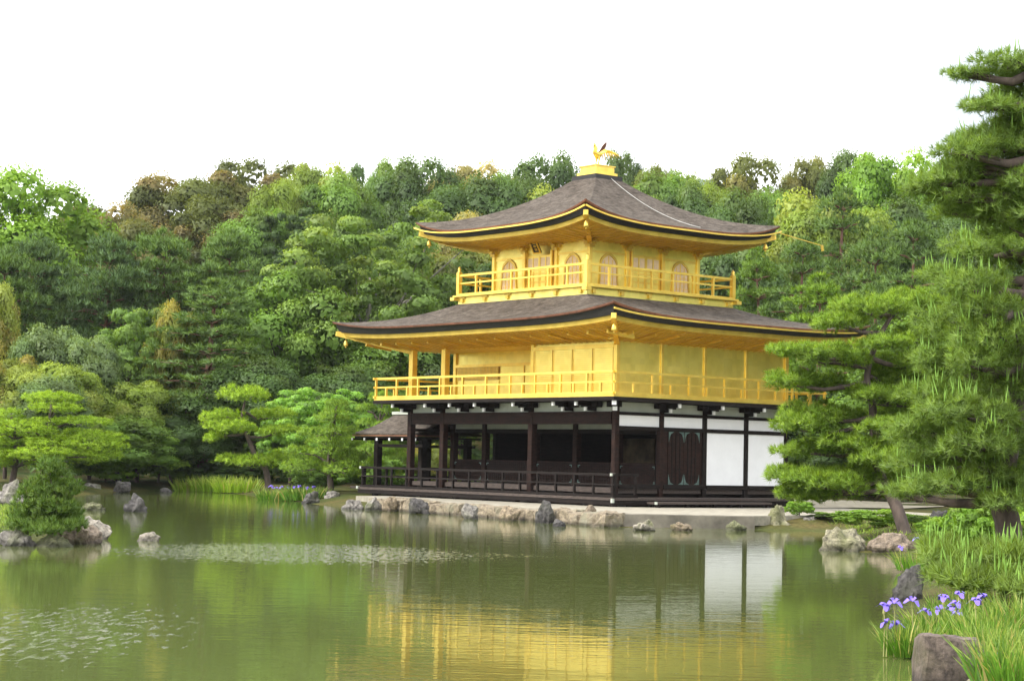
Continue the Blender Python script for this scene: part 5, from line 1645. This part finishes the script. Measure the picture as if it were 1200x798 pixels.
shaped_pine('near_pine', 'large near pine with long needles and dark forked trunk at the right picture edge', (*at(1184, 600, D)[:2], tz(*at(1184, 600, D)[:2])),
            [(1184, 648, D), (1182, 620, D), (1172, 585, D), (1180, 540, D), (1192, 470, D), (1198, 400, D), (1205, 330, D), (1212, 270, D)],
            [(1165, 292, 56, 24, D), (1105, 322, 30, 13, D + .5), (1140, 335, 50, 22, D - .6), (1190, 345, 56, 26, D + .6), (1120, 378, 50, 24, D), (1170, 395, 60, 28, D - .8), (1215, 400, 50, 30, D),
             (1095, 418, 30, 15, D + .5), (1130, 432, 56, 22, D + .7), (1185, 455, 60, 30, D), (1090, 462, 40, 18, D - .3), (1135, 482, 60, 24, D - .8), (1080, 505, 44, 18, D), (1190, 515, 56, 28, D - .5),
             (1120, 528, 58, 22, D + .4), (1075, 545, 36, 15, D + .8), (1160, 556, 56, 20, D - .2), (1105, 568, 48, 16, D - .5), (1215, 560, 50, 26, D), (1060, 575, 30, 11, D + .5), (1195, 300, 44, 24, D + .5), (1150, 362, 44, 22, D - .8), (1150, 425, 50, 22, D - .8), (1200, 430, 50, 28, D + .8), (1150, 520, 50, 22, D - .9), (1110, 505, 44, 20, D + .8), (1190, 585, 50, 18, D - .4)],
            'needle', D, .125, 900, 15, .06, seed=9, rtr=.21, cand=480, candlen=.26, upright=.5, spread=.7)
D = 25
shaped_pine('overhanging_pine', 'tall pine outside the picture whose upper branches reach in at the top right corner', (*at(1262, 620, D)[:2], tz(*at(1262, 620, D)[:2])),
            [(1262, 640, D), (1262, 520, D), (1258, 400, D), (1255, 300, D), (1248, 200, D), (1240, 120, D), (1232, 70, D)],
            [(1180, 74, 36, 17, D), (1135, 88, 30, 7, D), (1200, 100, 44, 22, D + .5), (1160, 125, 36, 10, D - .3), (1205, 140, 40, 14, D), (1175, 172, 52, 16, D), (1130, 178, 36, 14, D - .4), (1195, 192, 48, 18, D + .4), (1100, 212, 44, 13, D), (1150, 208, 40, 14, D + .3), (1125, 196, 34, 12, D), (1205, 235, 40, 20, D), (1080, 222, 24, 8, D), (1185, 120, 40, 18, D + .4), (1200, 165, 36, 16, D), (1195, 268, 46, 20, D + .3), (1120, 232, 36, 12, D), (1145, 190, 40, 14, D + .4), (1205, 215, 40, 18, D - .3), (1190, 84, 30, 10, D + .3), (1185, 150, 40, 14, D + .5), (1150, 160, 40, 12, D + .2), (1165, 228, 50, 16, D + .6), (1190, 250, 50, 20, D), (1130, 248, 40, 14, D + .5)],
            'needle', D, .125, 760, 15, .06, seed=10, rtr=.2, cand=160, candlen=.22, upright=.5, spread=.7)
D = 38.5
shaped_pine('juniper', 'small dark dense juniper on the left islet', (*at(62, 600, D)[:2], tz(*at(62, 600, D)[:2])),
            [(62, 625, D), (60, 600, D), (60, 575, D), (58, 555, D)],
            [(60, 552, 16, 18, D), (45, 575, 22, 18, D), (75, 572, 20, 18, D), (40, 595, 26, 16, D), (62, 590, 26, 22, D - .2), (80, 598, 20, 16, D), (55, 608, 32, 12, D), (25, 605, 18, 10, D), (30, 616, 24, 10, D - .3), (82, 614, 22, 10, D - .3), (56, 620, 28, 9, D - .5)],
            'jun', D, .12, 900, 14, .1, seed=12, rtr=.07, upright=1.3, spread=.5)
D = 24.5
shaped_pine('dwarf_pine', 'low spreading dwarf pine with upright shoots on the right bank', (*at(1150, 660, D)[:2], tz(*at(1150, 660, D)[:2])),
            [(1150, 700, D), (1150, 680, D), (1150, 665, D)],
            [(1110, 655, 34, 17, D), (1150, 655, 44, 22, D + .4), (1195, 660, 44, 26, D), (1125, 675, 40, 16, D - .6), (1170, 682, 44, 18, D - .6), (1100, 640, 24, 12, D + .6), (1215, 690, 40, 16, D - .8)],
            'dwarf', D, .18, 520, 16, .06, seed=13, rtr=.06, cand=150, candlen=.28, upright=.9, spread=.6)
# low shrubs and ground cover on the right bank
tree('S', 1145, 588, 70, 34, 'fresh', 'bright green azalea shrub left of the near pine trunk', group='shrubs on the right bank')
tree('S', 1105, 606, 60, 37, 'garden', 'green shrub between the brown boulder and the near pine', group='shrubs on the right bank')
tree('S', 1030, 596, 90, 48, 'garden', 'low clipped shrub under the layered pine', group='shrubs on the right bank')
tree('S', 980, 600, 60, 52, 'green', 'small clipped shrub behind the shore row of rocks', group='shrubs on the right bank')
tree('S', 940, 586, 34, 55, 'fresh', 'tiny bright shrub at the right end of the landing', group='shrubs on the right bank')
tree('S', 1200, 590, 70, 32, 'fresh', 'bright green shrub behind the near pine trunk', group='shrubs on the right bank')
tree('S', 1070, 602, 50, 50, 'green', 'low green shrub behind the leaning trunk of the layered pine', group='shrubs on the right bank')
tree('S', 55, 612, 50, 38, 'green', 'small green bush at the foot of the juniper', group='shrubs on the right bank')

# ------------------------------------------------------------------ irises and grass
def blades(n, r, h, rg, width=.022, lean=.2):
    a = rg.uniform(0, 6.28, n); rr = np.sqrt(rg.random(n)) * r
    B0 = np.stack([np.cos(a) * rr, np.sin(a) * rr, np.zeros(n)], 1)
    d = unit(np.stack([rg.normal(0, lean, n), rg.normal(0, lean, n), np.ones(n)], 1) + B0 * .35 / max(r, .1))
    hh = h * rg.uniform(.55, 1.1, n)[:, None]
    s = unit(np.cross(d, rg.normal(0, 1, (n, 3)))) * width * .5
    mid = B0 + d * hh * .55; tipp = B0 + d * hh + np.stack([d[:, 0], d[:, 1], -.25 * np.abs(d[:, 0])], 1) * hh * .3
    V = np.stack([B0 - s, B0 + s, mid + s * .9, mid - s * .9, tipp], 1).reshape(-1, 3)
    i = np.arange(n)[:, None] * 5
    F = np.concatenate([i + np.array([[0, 1, 2, 3]]), i + np.array([[3, 2, 4, 4]])], 0)
    return V, F, n
def blade_mesh(name, n, r, h, seed, width=.022, lean=.2):
    rg = np.random.default_rng(seed)
    V, F, n = blades(n, r, h, rg, width, lean)
    q = F[:n]; tI = F[n:, :3]
    T = np.concatenate([q[:, [0, 1, 2]], q[:, [0, 2, 3]], tI], 0)
    v = rg.random(n); var = np.concatenate([v, v, v]); dead = (rg.random(n) > .93) * 1.; tip = np.concatenate([dead, dead, np.maximum(dead, v * .4)])
    return np_mesh(name, V, T, M['leaf'], None, {'var': var, 'tip': tip}, smooth=False)
M['petal'] = plain('iris_petal', (.20, .13, .62), .6, var=.2, scale=30)
M['bud'] = plain('iris_bud', (.30, .30, .10), .7, var=.2)
def iris_flower(seed, s=.08):
    rnd = random.Random(seed); mb = MB()
    for k in range(6):
        a = k * math.pi / 3 + rnd.uniform(-.2, .2); up = .35 if k % 2 else -.25
        d = Vector((math.cos(a), math.sin(a), 0)); t_ = Vector((-d.y, d.x, 0))
        L1 = s * (1.0 if k % 2 == 0 else .7)
        p0 = Vector((0, 0, 0)); p1 = d * L1 * .55 + Vector((0, 0, s * (.35 + up * .5))); p2 = d * L1 + Vector((0, 0, s * up))
        w_ = s * (.42 if k % 2 == 0 else .28)
        mb.add([p0 - t_ * .01, p0 + t_ * .01, p1 + t_ * w_, p2 + t_ * w_ * .6, p2 + d * s * .15 - Vector((0, 0, .01)), p2 - t_ * w_ * .6, p1 - t_ * w_],
               [(0, 1, 2, 6), (6, 2, 3, 5), (5, 3, 4)])
    return mb.mesh('flower', M['petal'], recalc=False)
def stem_mesh(h):
    mb = MB(); mb.tube([(0, 0, -h), (.008, 0, -h * .5), (0, 0, 0)], [.008, .007, .006], 5)
    mb.lathe((0, 0, -.07), [(.007, 0), (.016, .02), (.012, .06), (.004, .075)], 6)
    return mb.mesh('stem', M['bud'])
FL = [iris_flower(s) for s in range(4)]
def iris(px, py, dist_z, r, h, n, flowers, label, col='lime', group='iris clumps', width=.015, seed=0, fs=1., zb=None, nm='iris_clump'):
    g = on_ground(px, py)
    zb = max(tz(g[0], g[1]), -.15) if zb is None else zb
    root = empty(nm, (g[0], g[1], zb), label, 'iris plant' if nm == 'iris_clump' else 'reeds', group)
    f = link('leaves', blade_mesh('leaves', n, r, h, seed, width), root); bl = 'lime' if nm == 'reed_clump' else 'blade'
    f.color = (*FC[bl][0], 1); f['tip_colour'] = FC['blade'][1]
    rnd = random.Random(seed)
    d = math.hypot(g[0] - CAM[0], g[1] - CAM[1])
    for i, (fx, fy) in enumerate(flowers):
        dd = d + rnd.uniform(-.6, .6) * r
        p = at(fx, fy, dd) - np.array([g[0], g[1], zb])
        o = link('flower', FL[i % 4], root, loc=tuple(p)); o.rotation_euler = (rnd.uniform(-.3, .3), rnd.uniform(-.3, .3), rnd.uniform(0, 6)); o.scale = (fs,) * 3
        st = link('stem', stem_mesh(max(.1, p[2])), root, loc=tuple(p - np.array([0, 0, .01])))
    return root
iris(1068, 768, 0, .26, .40, 300, [(1036, 711), (1050, 732), (1039, 730), (1069, 704), (1048, 706)], 'iris clump at the water with lilac flowers left of the purple stone block', seed=1)
iris(1108, 752, 0, .36, .42, 380, [(1102, 714), (1085, 717), (1106, 701), (1120, 708), (1124, 697), (1121, 720), (1116, 714)], 'iris clump with the most purple flowers just behind the purple stone block', seed=2)
iris(1160, 752, .2, .40, .40, 360, [(1143, 705)], 'leafy iris clump right of the flowering clump', seed=3)
iris(1190, 775, .3, .40, .36, 340, [(1172, 766)], 'iris clump at the bottom right with one faded flower', seed=4)
iris(1150, 778, .1, .30, .42, 260, [], 'low bright leaf clump beside the purple stone block', seed=5)
iris(1080, 668, 0, .45, .42, 260, [(1055, 642), (1074, 632), (1085, 640)], 'farther iris clump with three lilac flowers behind the tall dark rock', seed=6)
iris(1205, 738, .35, .4, .42, 300, [(1152, 700)], 'tall leaf clump under the dwarf pine at the right edge', seed=7)
iris(1128, 722, .15, .4, .32, 260, [], 'leaf clump between the tall dark rock and the dwarf pine', seed=8)
iris(1195, 800, .35, .4, .45, 320, [], 'leaf clump in the lower right corner', 'lime', seed=15)
for i, (x, y, r, lab) in enumerate([(228, 575.5, 1.0, 'left clump of bright green reeds at the far shore'), (251, 576, 1.1, 'second clump from left of the bright green reeds at the far shore'), (276, 577, 1.1, 'right clump of bright green reeds at the far shore')]):
    iris(x, y, 0, r, .85, 420, [], lab, 'lime', 'reed clumps at the far shore', .05, 20 + i, nm='reed_clump')
iris(332, 586, 0, 1.0, .7, 420, [(318, 570), (324, 572), (330, 571), (338, 572)], 'purple flowered iris bed left of the dark shore rocks', 'lime', 'iris beds at the far shore', .05, 31, 1.5)
iris(358, 586, 0, .9, .65, 380, [(345, 571), (351, 570), (360, 572), (368, 571)], 'purple flowered iris bed touching the dark shore rocks', 'lime', 'iris beds at the far shore', .05, 32, 1.5)

def grass():
    rg = np.random.default_rng(77)
    Vs = []; T = []; n0 = 0; vv = []
    pts = []
    for _ in range(4200):
        x = rg.uniform(28, 42); y = rg.uniform(-32, -8)
        pts.append((x, y))
    for _ in range(2200):
        x = rg.uniform(10, 30); y = rg.uniform(-14, 6)
        pts.append((x, y))
    isl = np.array(ISLE)
    for _ in range(1800): pts.append((rg.uniform(isl[:, 0].min(), isl[:, 0].max()), rg.uniform(isl[:, 1].min(), isl[:, 1].max())))
    P = np.array(pts); Z = terrain(P[:, 0], P[:, 1])
    inside = (np.maximum(np.maximum(-1 - P[:, 0], P[:, 0] - 9.5), np.maximum(-7 - P[:, 1], P[:, 1] - 9)) < 0)
    ok = (Z > .12) & ~inside
    P = P[ok]; Z = Z[ok]
    for (x, y), z in zip(P, Z):
        V, F, n = blades(9, .18, .17, rg, .014, .5)
        V = V + np.array([x, y, z - .01])
        q = F[:n]; t3 = F[n:, :3]
        T.append(np.concatenate([q[:, [0, 1, 2]], q[:, [0, 2, 3]], t3], 0) + n0); n0 += len(V); Vs.append(V); v = rg.random(n); vv.append(np.concatenate([v, v, v]))
    me = np_mesh('grass', np.concatenate(Vs), np.concatenate(T), M['leaf'], None, {'var': np.concatenate(vv), 'tip': np.concatenate(vv) * .5}, smooth=False)
    o = link('grass', me); o.color = (*FC['garden'][0], 1); o['tip_colour'] = FC['yellow'][1]
    tag(o, 'short grass on the banks', 'grass', kind='stuff')
grass()
def undergrowth():
    """leafy ground layer below the hillside trees"""
    rg = np.random.default_rng(5)
    n = 60000
    dep = rg.uniform(84, 185, n); lat = rg.uniform(-.32, .32, n) * dep
    X = CAM[0] + FH[0] * dep + FH[1] * lat; Y = CAM[1] + FH[1] * dep - FH[0] * lat
    Z = terrain(X, Y)
    hh = 1.4 * np.clip(.5 + .5 * np.sin(X * .5 + np.sin(Y * .37) * 2) * np.cos(Y * .45), 0, 1)
    ok = (Z > .35) & ~((X > -18) & (X < 9) & (Y < 11)) & (dep > 98)
    X, Y, Z, hh = X[ok], Y[ok], Z[ok], hh[ok]
    C = np.stack([X, Y, Z + hh * rg.uniform(.1, 1, len(X)) + .05], 1)
    V, F, nn = leaf_cards(C, np.tile(np.array([0, -.3, .8]), (len(C), 1)), rg.uniform(.3, .75, len(C)), rg)
    me = np_mesh('undergrowth', V, F, M['leaf'], None, {'var': rg.random(len(F)), 'tip': rg.random(len(F)) * .4}, smooth=False)
    o = link('undergrowth', me); o.color = (*FC['dark'][0], 1); o['tip_colour'] = FC['green'][0]
    tag(o, 'leafy undergrowth covering the wooded slope', 'undergrowth', kind='stuff')
undergrowth()
# ------------------------------------------------------------------ thin moist air
def haze():
    m = bpy.data.materials.new('haze'); m.use_nodes = True
    t = m.node_tree; t.nodes.clear()
    o = nd(t, 'ShaderNodeOutputMaterial'); v = nd(t, 'ShaderNodeVolumePrincipled')
    v.inputs['Color'].default_value = (.93, .96, 1, 1); v.inputs['Density'].default_value = .0001; v.inputs['Anisotropy'].default_value = .2
    t.links.new(v.outputs[0], o.inputs['Volume'])
    mb = MB().box(-3400, 3400, -3400, 3400, -2.2, 290)
    h = link('haze', mb.mesh('haze', m)); tag(h, kind='stuff')
haze()
